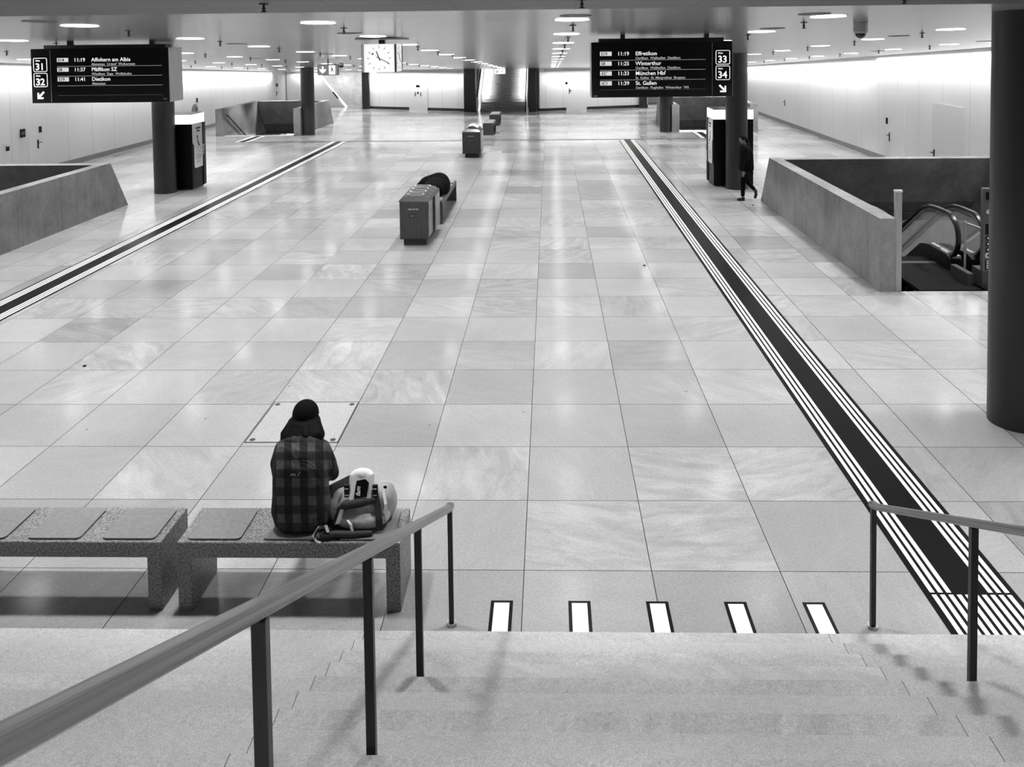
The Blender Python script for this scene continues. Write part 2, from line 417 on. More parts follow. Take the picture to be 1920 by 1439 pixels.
# doors and fittings on the side walls
def door(name, side, y0, y1, z0, z1, hy, hz, m=M_WHITE, lock=True):
    x = XR if side > 0 else XL; s = -1 if side > 0 else 1
    d = MB().box(min(x, x + s * .012), max(x, x + s * .012), y0, y1, z0, z1)
    o = build(name, d, m); o['kind'] = 'structure'
    h = build('door_handle', MB().box(min(x + s * .012, x + s * .03), max(x + s * .012, x + s * .03), hy - .03, hy + .03, hz - .14, hz + .14, .004)
              .rod((x + s * .03, hy, hz + .05), (x + s * .07, hy, hz + .05), .012).rod((x + s * .07, hy, hz + .05), (x + s * .07, hy + .13, hz + .05), .012), M_BLACK, o)
    return o
door('door_1', 1, 16.05, 17.9, 0, 2.2, 17.75, .72, mat('door leaf grey white', .70, .45))
door('door_2', 1, 19.75, 21.2, 0, 2.28, 20.9, .85, mat('door leaf white', .80, .3))
door('door_3', 1, 31.8, 33.2, 0, 2.2, 33.0, 1.0, mat('door leaf white', .80, .3))
door('door_4', -1, 19.64, 20.5, 0, 2.2, 20.1, .95, mat('door leaf white', .80, .3))
door('door_5', -1, 31.4, 32.6, 0, 2.2, 33.0 - .8, 1.0, mat('door leaf white', .80, .3))
door('door_6', -1, 42.2, 44.0, 0, 2.2, 43.8, 1.0, mat('door leaf grey white', .70, .45))
def wall_fit(name, label, cat, side, y, z, w, h, m=M_BLACK, t=.03):
    x = XR if side > 0 else XL; s = -1 if side > 0 else 1
    x += s * .013
    o = build(name, MB().box(min(x, x + s * t), max(x, x + s * t), y - w / 2, y + w / 2, z - h / 2, z + h / 2, .004), m); return tag(o, label, cat)
wall_fit('card_reader', 'small black card reader above the door handle on the left wall', 'card reader', -1, 20.23, 1.41, .12, .2)
o = wall_fit('wall_sign', 'small dark rectangular sign plate with two pale lines on the left wall', 'sign', -1, 19.32, 1.39, .24, .26)
for k in range(2): build('sign_line', MB().box(XL + .043, XL + .046, 19.23, 19.41, 1.36 + k * .05, 1.38 + k * .05), M_MID, o)
wall_fit('wall_socket', 'small black socket low on the left wall near the left frame edge', 'socket', -1, 18.57, 1.0, .13, .13)
wall_fit('card_reader', 'small black card reader on the white door of the right wall', 'card reader', 1, 21.1, 1.35, .1, .2)
wall_fit('card_reader', 'tiny black reader beside the far door of the left wall', 'card reader', -1, 32.35, 1.45, .14, .2)
wall_fit('card_reader', 'tiny black reader beside the farthest door of the left wall', 'card reader', -1, 43.9, 1.5, .3, .2)
o = build('round_wall_disc', MB().cyl((0, 0), .37, 0, .02, 40), mat('grey disc', .25, .5)); o.rotation_euler = (0, R(90), 0); o.location = (XL + .001, 32.1, .93)
tag(o, 'plain grey round disc on the left wall, half hidden behind the vending machine', 'disc')
for i, (bx, by, side) in enumerate(((-7.5, 42.66, 0), (1.75, 41.83, 1))):
    ang = math.atan2(41.35 - 44, 6.6) if i == 0 else math.atan2(2.05, 6.35)
    t = build('door_%d' % (7 + i), MB().box(-.62, .62, -.012, 0, .0, 2.3), mat('door leaf bright', .84, .3)); t['kind'] = 'structure'
    t.location = (bx, by, 0); t.rotation_euler = (0, 0, ang)
    if i == 0:
        build('door_sign', MB().box(-.12, .12, -.03, -.012, 1.36, 1.48, .003), M_BLACK, t)
        build('door_handle', MB().box(-.21, -.17, -.03, -.012, .82, 1.06, .003), M_BLACK, t)
        build('door_handle', MB().box(.17, .21, -.03, -.012, .82, 1.06, .003), M_BLACK, t)
        o = build('door_lock', MB().cyl((0, 0), .055, 0, .02, 20), M_BLACK, t, (0, -.012, 1.02)); o.rotation_euler = (R(90), 0, 0)
    else:
        build('door_sign', MB().box(-.66, -.54, -.03, -.012, 1.5, 1.62, .003), M_BLACK, t)
        build('door_handle', MB().box(-.45, -.41, -.03, -.012, .95, 1.25, .003).box(-.41, -.3, -.05, -.03, 1.12, 1.15), M_BLACK, t)
        o = build('door_lock', MB().cyl((0, 0), .06, 0, .02, 20), M_BLACK, t, (.95, -.012, 1.22)); o.rotation_euler = (R(90), 0, 0)

# wall washers: light slots in the ceiling along the walls
def washer(side, y0, y1):
    x = (XR - .3) if side > 0 else (XL + .3); ym = (y0 + y1) / 2
    o = thing('wall_washer', ('long light slot in the ceiling along the %s wall, ' % ('right' if side > 0 else 'left')) + ('nearer half' if y0 < 20 else 'farther half'), 'ceiling light', (x, ym, 0), 0, 'light slots beside the walls')
    L = y1 - y0
    build('slot_frame', MB().prism([(y0 - ym, cz(y0) - .03), (y1 - ym, cz(y1) - .03), (y1 - ym, cz(y1) + .005), (y0 - ym, cz(y0) + .005)], 0, -.05, .05), M_LIGHT, o)
    sl = math.atan(-.051)
    area('tube', o, (0, 0, cz(ym) - .05), WASH_W * L, .08, L, (sl, R(-14 * side), 0), 150)
washer(1, 3, 22); washer(1, 22.2, 41); washer(-1, 3, 22); washer(-1, 22.2, 43)
o = thing('wall_washer', 'light slot in the ceiling along the white back wall left of the stairs', 'ceiling light', (-7.6, 42.2, 2.24), math.atan2(-2.65, 6.6), 'light slots beside the walls')
build('slot_frame', MB().box(-3.2, 3.2, -.05, .05, 0, .16), M_LIGHT, o); area('tube', o, (0, 0, -.02), 13 * 6.4, 6.4, .08, (R(10), 0, 0), 160)
o = thing('wall_washer', 'light slot in the ceiling along the white back wall right of the stairs', 'ceiling light', (2.9, 41.6, 2.28), math.atan2(2.05, 6.35), 'light slots beside the walls')
build('slot_frame', MB().box(-3.1, 3.1, -.05, .05, 0, .13), M_LIGHT, o); area('tube', o, (0, 0, -.02), 13 * 6.2, 6.2, .08, (R(10), 0, 0), 160)

o = thing('wall_washer', 'added light slot that brightens the pale end wall behind the far left pillar', 'ceiling light', (-13.2, 45.9, 2.16), 0, 'light slots beside the walls')  # added lamp, brightens the end wall and the side stair
build('slot_frame', MB().box(-2.6, 2.6, -.05, .05, 0, .05), M_LIGHT, o); area('tube', o, (0, 0, -.02), 55, 5.2, .08, (R(25), 0, 0), 160)
area('tube', o, (0, -.6, -.0), 45, 5.2, .08, (R(10), 0, 0), 170)  # second bare light added to brighten the same corner
# ------------------------------------------------------------------ staircase we look down from, near end of the hall
RISE, TREAD, Y1, NS = .15, .2935, -.89, 16
s = MB(); pts = [(Y1 + .01, -.4), (Y1, 0)]
pts = [(Y1, -.4)]
for k in range(1, NS + 1):
    y = Y1 - TREAD * (k - 1); pts += [(y, RISE * (k - 1)), (y, RISE * k)]
pts += [(-9.6, RISE * NS), (-9.6, -.4)]
s.prism(pts, 0, XL, XR)
# dark-light nosing is kept plain: the treads are one stone
st = build('staircase', s, M_STEP); tag(st, 'wide flight of pale granite steps rising towards the viewer at the near end', 'stairs')

# stair handrails
def handrail(x, label, y0, z0, ny):
    t = thing('handrail', label, 'handrail', (x, 0, 0), 0, 'stair handrails')
    sl = RISE / TREAD
    ye = -8.4; top = RISE * NS + .92
    p = [(0, y0, z0 - .022), (0, y0 - .06, z0 - .004)]
    ys = y0 - .1; yflat = -5.5
    p += [(0, ys, z0 + .012), (0, yflat, z0 + .012 + (ys - yflat) * .505)]
    zf = p[-1][2]; p += [(0, yflat - .12, zf + .03), (0, ye, zf + .03)]
    build('rail', MB().sweep(p, .056, .042, .014, side=(1, 0, 0)), M_RAIL, t)
    n = 0
    for yp in ny:
        k = max(0, math.floor((Y1 - yp) / TREAD) + 1) if yp < Y1 else 0
        zb = RISE * min(k, NS)
        zt = z0 - .03 if yp > ys else min(z0 + (ys - yp) * .505 - .01, zf + .01)
        w = .019 if n else .017
        build('post', MB().box(-w, w, yp - .006 - .012, yp + .006 + .012, zb, zt, .003), M_POST, t)
        if n == 0: build('base_flange', MB().cyl((0, yp), .036, zb, zb + .02, 20), M_STEEL, t)
        n += 1
    return t
handrail(-.5, 'brushed steel handrail with flat posts on the left of the steps', -.60, .885, [-.62, -2.0, -3.2, -4.4, -5.6, -6.8, -8.0])
handrail(2.48, 'brushed steel handrail with flat posts on the right of the steps', -.60, .905, [-.62, -2.0, -3.2, -4.4, -5.6, -6.8, -8.0])

# white threshold blocks before the first step
for i in range(5):
    x0 = -.236 + .5745 * i
    t = thing('floor_marker', 'white floor marker block with a black outline before the first step, ' + ['leftmost of the five', 'second from the left', 'middle one of five', 'second from the right', 'rightmost of the five'][i], 'floor marking', (x0, -.36, 0), 0, 'marker blocks before the first step')
    build('outline', MB().box(0, .165, -.515, 0, 0, .002), M_MARKK, t)
    build('white_block', MB().box(.026, .139, -.515, -.026, .002, .003), M_MARK, t)

# ------------------------------------------------------------------ tactile guide strips
def strip(x0, y0, y1, full_to, label, wd=.68):
    t = thing('tactile_strip', label, 'floor marking', (x0, y0, 0), 0, 'tactile guide strips')
    build('black_base', MB().box(0, wd, 0, y1 - y0, 0, .002), M_MARKK, t)
    for n in range(10):
        a = .048 + .0615 * n * (wd / .68)
        if n in (0, 1, 2, 7, 8, 9): build('guide_line', MB().box(a, a + .034, (full_to - y0) + .025 if full_to else 0, y1 - y0, .002, .005), M_MARK, t)
        if full_to: build('warning_line', MB().box(a, a + .034, 0, full_to - y0 - .0, .002, .005), M_MARK, t)
    return t
strip(3.0, -.88, 27.65, -.27, 'long black tactile strip with white lines running down the right side of the hall')
strip(-8.78, -.88, 27.8, -.27, 'long black tactile strip with white lines running down the left side of the hall')
strip(-12.9, 27.9, 30.05, None, 'short black and white tactile strip before the far left stairwell', .68)
strip(6.35, 27.9, 30.05, None, 'short black and white tactile strip before the far right stairwell', .68)
tag(build('expansion_joint', MB().box(-12.2, 7.0, 27.70, 27.735, 0, .004).box(-12.2, 7.0, 27.80, 27.85, 0, .004), M_ANTH), 'dark double metal joint line crossing the floor of the hall', 'floor joint')

# floor hatch
t = thing('floor_hatch', 'square stone floor hatch with a dark frame and lifting sockets behind the seated person', 'hatch', (-2.99, 2.08, 0))
fr = MB()
for b in ((0, .99, 0, .014), (0, .99, .966, .98), (0, .014, 0, .98), (.976, .99, 0, .98)): fr.box(b[0], b[1], b[2], b[3], 0, .004)
build('frame', fr, M_ANTH, t)
build('stone_lid', MB().box(.014, .976, .014, .966, 0, .003), granite('hatch stone', .38, .25), t)
for x, y in ((.07, .06), (.92, .06), (.06, .91), (.92, .91)): build('lifting_socket', MB().cyl((x, y), .03, .003, .006, 16), M_DARK, t)
t = thing('floor_hatch', 'small floor hatch with a dark edge beside the farther single bin', 'hatch', (-2.0, 24.0, 0))
build('lid', MB().box(0, .5, 0, .5, 0, .003), granite('hatch stone', .38, .25), t); build('frame', MB().box(.47, .5, 0, .5, .003, .006), M_DARK, t)

# ------------------------------------------------------------------ pillars
PL = [(-10.5, 2.5), (-10.5, 16.58), (-10.5, 30.5), (5.32, 16.58), (5.32, 30.4)]
labs = ['dark round pillar beside the left vending machine', 'dark round pillar beside the far left stairwell under the exit sign', 'dark round pillar with the right vending machine behind it',
        'dark round pillar beside the far right stairwell']
for (x, y), lb in zip(PL[1:], labs):
    o = build('pillar', MB().cyl((0, 0), .295, 0, cz(y) + .02, 48), M_PILLAR, None, (x, y, 0)); autosmooth(o); tag(o, lb, 'pillar', 'dark round pillars')
o = build('pillar', MB().cyl((0, 0), .295, 0, cz(2.5) + .02, 64), M_PILLAR, None, (5.235, 2.57, 0)); autosmooth(o)
tag(o, 'nearest dark round pillar at the right edge of the view', 'pillar', 'dark round pillars')

# ------------------------------------------------------------------ stairwell openings and their concrete parapets
H = 1.2
def parapet(hole, side, label, wt):
    "U of concrete round an opening, its end wall leaning"
    x0, x1, y0, y1 = hole
    ye = y1 + .54; yt = y1 - .26
    mb = MB()
    for a, b in ((x0 - wt, x0), (x1, x1 + wt)):
        mb.prism([(y0 - .02, 0), (ye, 0), (yt, H), (y0 - .02, H)], 0, a, b)
    mb.prism([(ye - .32, 0), (ye, 0), (yt, H), (yt - .32, H)], 0, x0 - .001, x1 + .001)
    o = build('stairwell_parapet', mb, M_CONC); return tag(o, label, 'parapet', 'concrete parapets round the stairwells')
parapet((5.82, 10.72, 7.2, 14.3), 1, 'concrete parapet with a leaning end round the near right escalator opening', .27)
parapet((-15.85, -10.95, 7.2, 14.3), -1, 'concrete parapet with a leaning end at the left edge of the view', .27)
parapet((5.84, 8.9, 30.1, 35.2), 1, 'concrete parapet round the far right stairwell behind the vending machine', .32)
parapet((-14.19, -11.03, 30.1, 35.2), -1, 'concrete parapet round the far left stairwell', .3)
# shafts below the floor
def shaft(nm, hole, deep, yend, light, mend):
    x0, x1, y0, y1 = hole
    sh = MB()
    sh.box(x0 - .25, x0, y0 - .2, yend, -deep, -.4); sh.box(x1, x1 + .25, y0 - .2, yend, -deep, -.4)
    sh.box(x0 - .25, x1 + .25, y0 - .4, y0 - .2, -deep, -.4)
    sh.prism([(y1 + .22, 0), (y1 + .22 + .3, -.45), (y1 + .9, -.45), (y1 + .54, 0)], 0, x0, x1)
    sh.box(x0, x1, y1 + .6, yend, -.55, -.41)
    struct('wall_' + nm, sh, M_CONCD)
    struct('wall_' + nm + '_end', MB().box(x0 - .25, x1 + .25, yend, yend + .2, -deep, -.4), mend)
    struct('floor_' + nm, MB().box(x0 - .25, x1 + .25, y0 - .4, yend + .2, -deep - .2, -deep), M_STEP)
    t = thing('ceiling_light', 'tube light on the lower level ceiling below the %s' % light, 'ceiling light', ((x0 + x1) / 2, yend - 1.2, -.6))
    build('tube_housing', MB().box(-(x1 - x0) / 2 + .2, (x1 - x0) / 2 - .2, -.05, .05, 0, .03), M_LIGHT, t)
    area('tube', t, (0, 0, -.02), 260, (x1 - x0) - .5, .1, (R(48), 0, 0), 110)
    return t
shaft('shaft_right', HOLES['nr'], 5.0, 20.5, 'near right escalator', M_CONCL)
shaft('shaft_left', HOLES['nl'], 5.0, 20.5, 'near left escalator', M_CONCL)
shaft('shaft_far_right', HOLES['fr'], 4.0, 39.0, 'far right stairs', M_CONC)
shaft('shaft_far_left', HOLES['fl'], 4.0, 39.0, 'far left stairs', M_CONC)
# far stairs going down, with handrails
for hole, lb, sx in ((HOLES['fl'], 'far left', -14.19 + .07), (HOLES['fr'], 'far right', 8.9 - .07)):
    x0, x1, y0, y1 = hole; pts = [(y0, -4.0), (y0, 0)]; pts = [(y0, -4.0), (y0, -.005)]
    for k in range(24): pts += [(y0 + .3 * (k + 1), -.16 * k - .005), (y0 + .3 * (k + 1), -.16 * (k + 1) - .005)]
    pts += [(y0 + .3 * 24, -4.0)]
    tag(build('staircase', MB().prism(pts, 0, x0, x1), M_STEP), 'granite stairs going down inside the %s stairwell' % lb, 'stairs')
    t = thing('stairwell_handrail', 'dark handrail sloping down inside the %s stairwell' % lb, 'handrail', (sx, y0, 0), 0, 'handrails going down')
    build('rail', MB().sweep([(0, .25, .90), (0, .45, .88), (0, 6.0, -2.1)], .05, .05, .015, side=(1, 0, 0)), M_POST, t)
    dx = -.08 if sx < 0 else .08
    for y, z in ((.5, .82), (2.0, .02)): build('bracket', MB().rod((0, y, z), (dx, y, z), .012), M_POST, t)
# low stone threshold inside the far stairwells
# ------------------------------------------------------------------ escalators
def escalator(xc, y0, label, left=True, right=True):
    t = thing('escalator', label, 'escalator', (xc, y0, 0), 0, 'escalators')
    hw = .50                                       # half width between balustrades
    ys, tn = 2.05, math.tan(R(33))                 # where the slope begins
    L = 7.2
    def zc(y): 
        return 0 if y < ys else -(y - ys) * tn
    build('landing_plate', MB().box(-hw, hw, -.0, 1.6, -.05, .005), M_PLATE, t)
    build('comb_plate', MB().box(-hw, hw, 1.6, 1.75, -.05, .012), M_ANTH, t)
    for k in range(20):
        y = 1.75 + .4 * k; z = zc(y + .2)
        if y + .4 > L + 1.2: break
        build('step', MB().box(-hw, hw, y, y + .4, z - .25, z - .01), M_PLATE, t)
    for s_, on in ((-1, left), (1, right)):
        x = s_ * (hw + .07)
        yN = .98                                  # newel front
        # deck: boxy skirt under the glass
        top = .27
        prof = [(yN + .1, 0.0), (yN + .1, top - .06), (yN + .28, top), (ys - .1, top), (ys + .25, top - .06)]
        prof += [(ys + L * .9, top - .06 - (L * .9 - .25) * tn), (ys + L * .9, top - .6 - (L * .9 - .25) * tn), (ys + .5, -.30), (ys - .2, 0.0)]
        d = build('deck', MB().prism(prof, 0, x - .13 if s_ < 0 else x - .07, x + .07 if s_ < 0 else x + .13), M_BLACK, t)
        # glass
        gp = []
        zc0, rr = .60, .36
        for a in range(270, 89, -20): gp.append((yN + .36 + rr * math.cos(R(a)) * 1.0, zc0 + rr * math.sin(R(a))))
        gp += [(ys - .1, zc0 + rr), (ys + .25, zc0 + rr - .05), (ys + L * .9, zc0 + rr - .05 - (L * .9 - .25) * tn), (ys + L * .9, top - .06 - (L * .9 - .25) * tn), (ys + .25, top - .06), (ys - .1, top)]
        build('glass_panel', MB().prism(gp, 0, x - .006, x + .006), M_GLASS, t)
        # rubber handrail loop
        hp = [(x, ys - .2, .26)]
        hp = [(x, yN + .60, .21)]
        for a in range(270, 89, -12): hp.append((x, yN + .36 + (rr + .03) * math.cos(R(a)), zc0 + (rr + .03) * math.sin(R(a))))
        hp += [(x, ys - .3, zc0 + rr + .03), (x, ys + .0, zc0 + rr + .01), (x, ys + .25, zc0 + rr - .07), (x, ys + .5, zc0 + rr - .20)]
        hp += [(x, ys + L * .9, zc0 + rr - .20 - (L * .9 - .5) * tn)]
        h = build('handrail', MB().sweep(hp, .085, .06, .02, side=(1, 0, 0)), M_RUB, t); autosmooth(h, 40)
        hp2 = [(px, py + (.0 if i < 17 else 0), pz) for i, (px, py, pz) in enumerate(hp)]
        inner = [(x, yN + .6, .26)]
        for a in range(270, 89, -12): inner.append((x, yN + .36 + (rr - .02) * math.cos(R(a)), zc0 + (rr - .02) * math.sin(R(a))))
        inner += [(x, ys - .1, zc0 + rr - .02), (x, ys + .25, zc0 + rr - .11), (x, ys + L * .9, zc0 + rr - .11 - (L * .9 - .25) * tn)]
        build('handrail_guide', MB().sweep(inner, .045, .03, None, side=(1, 0, 0)), M_STEEL, t)
        if s_ > 0 and xc < 7:
            build('deck_cap', MB().box(x - .02, x + .12, yN + .12, yN + .34, top - .045, top + .004, .003), M_STEEL, d)
            wr = text_mesh('Rechts stehen', .11, .002, .001); w = put('deck_lettering', wr, M_LIGHT, d, (x + .015, 2.05, top + .003)); w.rotation_euler = (0, 0, R(-90))
    return t
escalator(6.73, 7.25, 'escalator with black handrails going down beside the near right parapet')
escalator(8.30, 7.25, 'second escalator with black handrails, right of the first and partly behind the totem')
escalator(-11.8, 7.25, 'escalator going down inside the left parapet', True, True)
tag(build('landing_floor_plate', MB().box(7.3, 7.63, 7.2, 8.35, -.05, .003).box(8.95, 10.72, 7.2, 9.6, -.05, .003), M_PLATE), 'dark metal floor plates between the escalators', 'floor plate')
# service stairs to the right of the escalators
pts = [(9.6, -5.0), (9.6, -.01)]
for k in range(28): pts += [(9.6 + .3 * (k + 1), -.17 * k - .01), (9.6 + .3 * (k + 1), -.17 * (k + 1) - .01)]
pts += [(9.6 + .3 * 28, -5.0)]
tag(build('staircase', MB().prism(pts, 0, 9.05, 10.72), M_STEP), 'stairs going down right of the escalators behind the totem', 'stairs')
t = thing('stairwell_handrail', 'pale handrail on the lower wall of the escalator shaft', 'handrail', (7.0, 20.35, -3), 0)
build('rail', MB().sweep([(-1.2, 0, -.35), (3.5, 0, .55)], .06, .06, .02, side=(0, 1, 0)), M_WHITE, t)
t = thing('bollard', 'flat brushed steel post standing at the end of the near right parapet', 'post', (5.86, 7.235, 0))
build('post', MB().box(-.055, .055, -.03, .03, 0, 1.62, .006), M_STEEL, t); build('cap', MB().box(-.062, .062, -.036, .036, 1.62, 1.655, .004), M_LIGHT, t)
t = thing('information_totem', 'slim grey totem with round safety symbols in front of the near right escalators', 'sign', (7.37, 7.42, 0))
build('pole', MB().box(-.075, .075, -.04, .04, .28, 1.64, .006), mat('totem grey', .09, .4, .3), t)
build('plinth', MB().box(-.08, .10, -.05, .30, 0, .28, .006), M_ANTH, t)
build('top_sensor', MB().box(-.03, .06, -.055, -.04, 1.45, 1.58, .003), M_BLACK, t)
o = build('button', MB().ball((0, 0, 0), .042, 1, .5, 1), M_LIGHT, t, (.01, -.045, 1.26), True)
build('symbol_panel', MB().box(-.035, .055, -.044, -.04, .88, 1.06), M_BLACK, t)
for k in range(4):
    s_ = build('round_symbol', MB().cyl((0, 0), .042, 0, .004, 24), M_BLACK if k < 3 else M_LIGHT, t, (.01, -.04, .82 - .095 * k)); s_.rotation_euler = (R(90), 0, 0)
    build('symbol_mark', MB().box(-.016, .016, -.006, -.004, -.012, .018) if k != 3 else MB().ball((0, -.004, 0), .018, 1, .2, 1), M_LIGHT if k < 3 else M_BLACK, t, (.01, -.042, .82 - .095 * k))
build('notice_panel', MB().box(-.035, .06, -.044, -.04, .30, .46), M_BLACK, t)
for k in range(4): build('notice_mark', MB().box(-.012, .03, -.047, -.044, .32 + .036 * k, .34 + .036 * k), M_LIGHT, t)
t = thing('barrier_post', 'thin steel post with a bar on a dark plinth between the near right escalators', 'post', (7.22, 7.75, 0))
build('plinth', MB().box(-.10, .0, -.25, .35, 0, .2, .004), M_ANTH, t); build('post', MB().rod((.02, .1, 0), (.02, .1, 1.0), .02), M_STEEL, t)
build('bar', MB().rod((.0, .1, .98), (.5, .1, .8), .014), M_STEEL, t)

# ------------------------------------------------------------------ vending machines behind the pillars
def machine(x0, x1, y0, side, label):
    w = x1 - x0; t = thing('vending_machine', label, 'vending machine', (x0, y0, 0), 0, 'machines with lit headers behind the pillars'); d = .82
    # footprint with a chamfered corner towards the hall
    if side > 0: fp = [(0, 0), (w, 0), (w + .03, d), (0, d)]
    else: fp = [(0, 0), (w, 0), (w, d), (-.03, d)]
    build('cabinet', MB().prism(fp, 2, .04, 1.86, .008), M_BLACK, t)
    build('plinth', MB().box(.03, w - .03, .03, d - .05, 0, .04), M_DARK, t)
    build('lit_header', MB().prism(fp, 2, 1.865, 2.13, .006), M_HEAD, t)
    build('roof', MB().box(.0, w, 0.02, d, 2.13, 2.15), M_DARK, t)
    xs = w + .012 if side > 0 else -.018
    def sx(a, b): return (w + a, w + b) if side > 0 else (-b, -a)
    a, b = sx(.012, .03)
    pp = build('poster', MB().prism([(.02, 1.85), (d - .16, 1.85), (d - .16, .60), (.14, .60), (.10, .66), (.10, 1.25), (.02, 1.33)], 0, a, b), mat('poster paper', .62, .5), t)
    a, b = sx(.03, .034)
    build('poster_title', MB().box(a, b, .22, .54, 1.70, 1.75).box(a, b, .28, .48, 1.62, 1.67), M_BLACK, pp)
    pt = MB()
    fig = [(.30, 1.52), (.34, 1.45), (.33, 1.36), (.38, 1.28), (.44, 1.22)]
    for (p, q) in zip(fig, fig[1:]): pt.box(a, b, min(p[0], q[0]) - .02, max(p[0], q[0]) + .02, q[1], p[1])
    rr = random.Random(3)
    for k in range(16): y = rr.uniform(.2, .55); z = rr.uniform(1.02, 1.25); pt.box(a, b, y, y + .05, z, z + .012)
    build('poster_drawing', pt, M_DARK, pp)
    pt = MB()
    for k in range(6): pt.box(a, b, .2, .55, .84 + .025 * k, .852 + .025 * k)
    for k in range(3): pt.box(a, b, .2, .5, .74 + .025 * k, .75 + .025 * k)
    build('poster_text', pt, M_MID, pp)
    a, b = sx(.0, .05)
    build('front_trim', MB().box(a, b, d - .15, d + .02, .06, 1.86, .006), M_BLACK, t)
    tr = text('front_lettering', 'TAKE', .13, M_LIGHT, t, ((w + .055) if side > 0 else -.055, d - .12 if side > 0 else d - .02, .92), (R(90), R(-90) if side > 0 else R(90), R(90) if side > 0 else R(-90)), bold=.004)
    spot('header_light', t, (w / 2, d / 2, 2.3), 0.5, .1, 160) if False else None
    return t
machine(-10.85, -9.86, 16.885, 1, 'black vending machine with a glowing white header behind the left pillar')
machine(4.76, 5.85, 16.885, -1, 'black vending machine with a glowing white header behind the right pillar')

# ------------------------------------------------------------------ litter bins
def bin_station(y0, y1, slots, label, first):
    t = thing('litter_bin', label, 'litter bin', (-2.86, y0, 0), 0, 'dark metal litter bins'); w = .65; d = y1 - y0
    build('foot', MB().box(.10, w - .08, .04, d - .15, 0, .13, .01), M_ANTH, t)
    build('body', MB().box(0.03, w - .04, 0.0, d * .48, .13, .90, .012).box(0, w, d * .48, d, .13, .90, .012) if slots > 1 else MB().box(0, w, 0, d, .13, .90, .02), M_BIN, t)
    build('front_panel', MB().box(.06, w - .08, -.008, 0, .16, .87, .004), M_BIN, t)
    if slots > 1:
        build('side_panel', MB().box(w - .04, w - .03, .04, d * .46, .16, .88, .002).box(w, w + .008, d * .5, d - .03, .16, .88, .002), M_BINS, t)
    else: build('side_panel', MB().box(w, w + .008, .04, d - .04, .16, .88, .002), mat('pale bin side', .5, .35, .3), t)
    i = .10
    lid = MB(); V = [lid.bm.verts.new(p) for p in ((0, 0, .90), (w, 0, .90), (w, d, .90), (0, d, .90), (i, i, .985), (w - i, i, .985), (w - i, d - i, .985), (i, d - i, .985))]
    for q in ((0, 3, 2, 1), (4, 5, 6, 7), (0, 1, 5, 4), (1, 2, 6, 5), (2, 3, 7, 6), (3, 0, 4, 7)): lid.bm.faces.new([V[j] for j in q])
    L = build('lid', lid, M_BIN, t)
    pitch = (d - 2 * i) / slots
    for k in range(slots):
        yc = i + pitch * (k + .5); h = pitch * .3
        op = MB(); ring = []
        for a in range(0, 360, 15):
            ca, sa = math.cos(R(a)), math.sin(R(a)); ring.append((w / 2 + .16 * max(-1, min(1, ca * 1.25)), yc + h * sa, 1.0))
        build('opening_rim', op.sweep(ring, .03, .03, None, closed=True), M_LIGHT if slots > 1 else M_MID, L)
        build('opening', MB().box(w / 2 - .14, w / 2 + .14, yc - h * .7, yc + h * .7, .984, .99), M_BLACK, L)
        if slots > 1:
            build('symbol', MB().prism([(w + .001 - .09, .925 + .05), (w + .001 - .02, .925)], 1, yc, yc + .01) if False else MB().box(w - .085, w - .075, yc - .06, yc - .02, .955, .975).box(w - .06, w - .05, yc, yc + .05, .93, .955), M_LIGHT, L)
    # marks on the front
    text('front_lettering', 'SBB CFF FFS', .036, mat('white print', .75, .5), t, (.21, -.009, .735), bold=.001, spacing=1.1)
    build('emblem', MB().box(.155, .195, -.010, -.008, .735, .762), mat('dark print', .03, .5), t); build('emblem', MB().box(.165, .185, -.012, -.010, .746, .752), mat('white print', .75, .5), t)
    hp = []
    for a in range(0, 360, 12):
        u = R(a); hp.append((.29 + .0052 * 16 * math.sin(u) ** 3 * .9, .60 + .0052 * (13 * math.cos(u) - 5 * math.cos(2 * u) - 2 * math.cos(3 * u) - math.cos(4 * u)) * .9))
    he = build('heart_sticker', MB().prism(hp, 1, -.010, -.008), mat('dark print', .03, .5), t)
    build('heart_lines', MB().box(.245, .335, -.012, -.010, .615, .622).box(.25, .33, -.012, -.010, .60, .607).box(.28, .30, -.012, -.010, .555, .57), mat('grey print', .3, .5), he)
    if slots == 1:
        p = MB(); rows = []
        for a in range(7):
            x = .18 + .05 * a; z = 1.0 + .05 * math.sin(a * .55) ; rows.append([(x, .28, z), (x, .75, z + .03), (x, .75, z + .042), (x, .28, z + .012)])
        p.loft(rows)
    return t
bin_station(10.37, 11.85, 4, 'larger dark recycling bin with four openings and a heart sticker', True)
bin_station(22.9, 24.0, 1, 'smaller single dark bin farther along the hall with white paper on top', False)
p = MB(); rows = []
for a in range(9):
    x = -.18 + .045 * a; z = .012 + .07 * math.sin(a * .42) + .01 * (a % 2); rows.append([(x, -.22, z - .01), (x, .24, z + .02), (x, .24, z + .03), (x, -.22, z)])
tag(build('paper_sheet', p.loft(rows), M_PAPER, None, (-2.52, 23.42, 1.012)), 'crumpled white paper lying on top of the farther bin', 'paper')

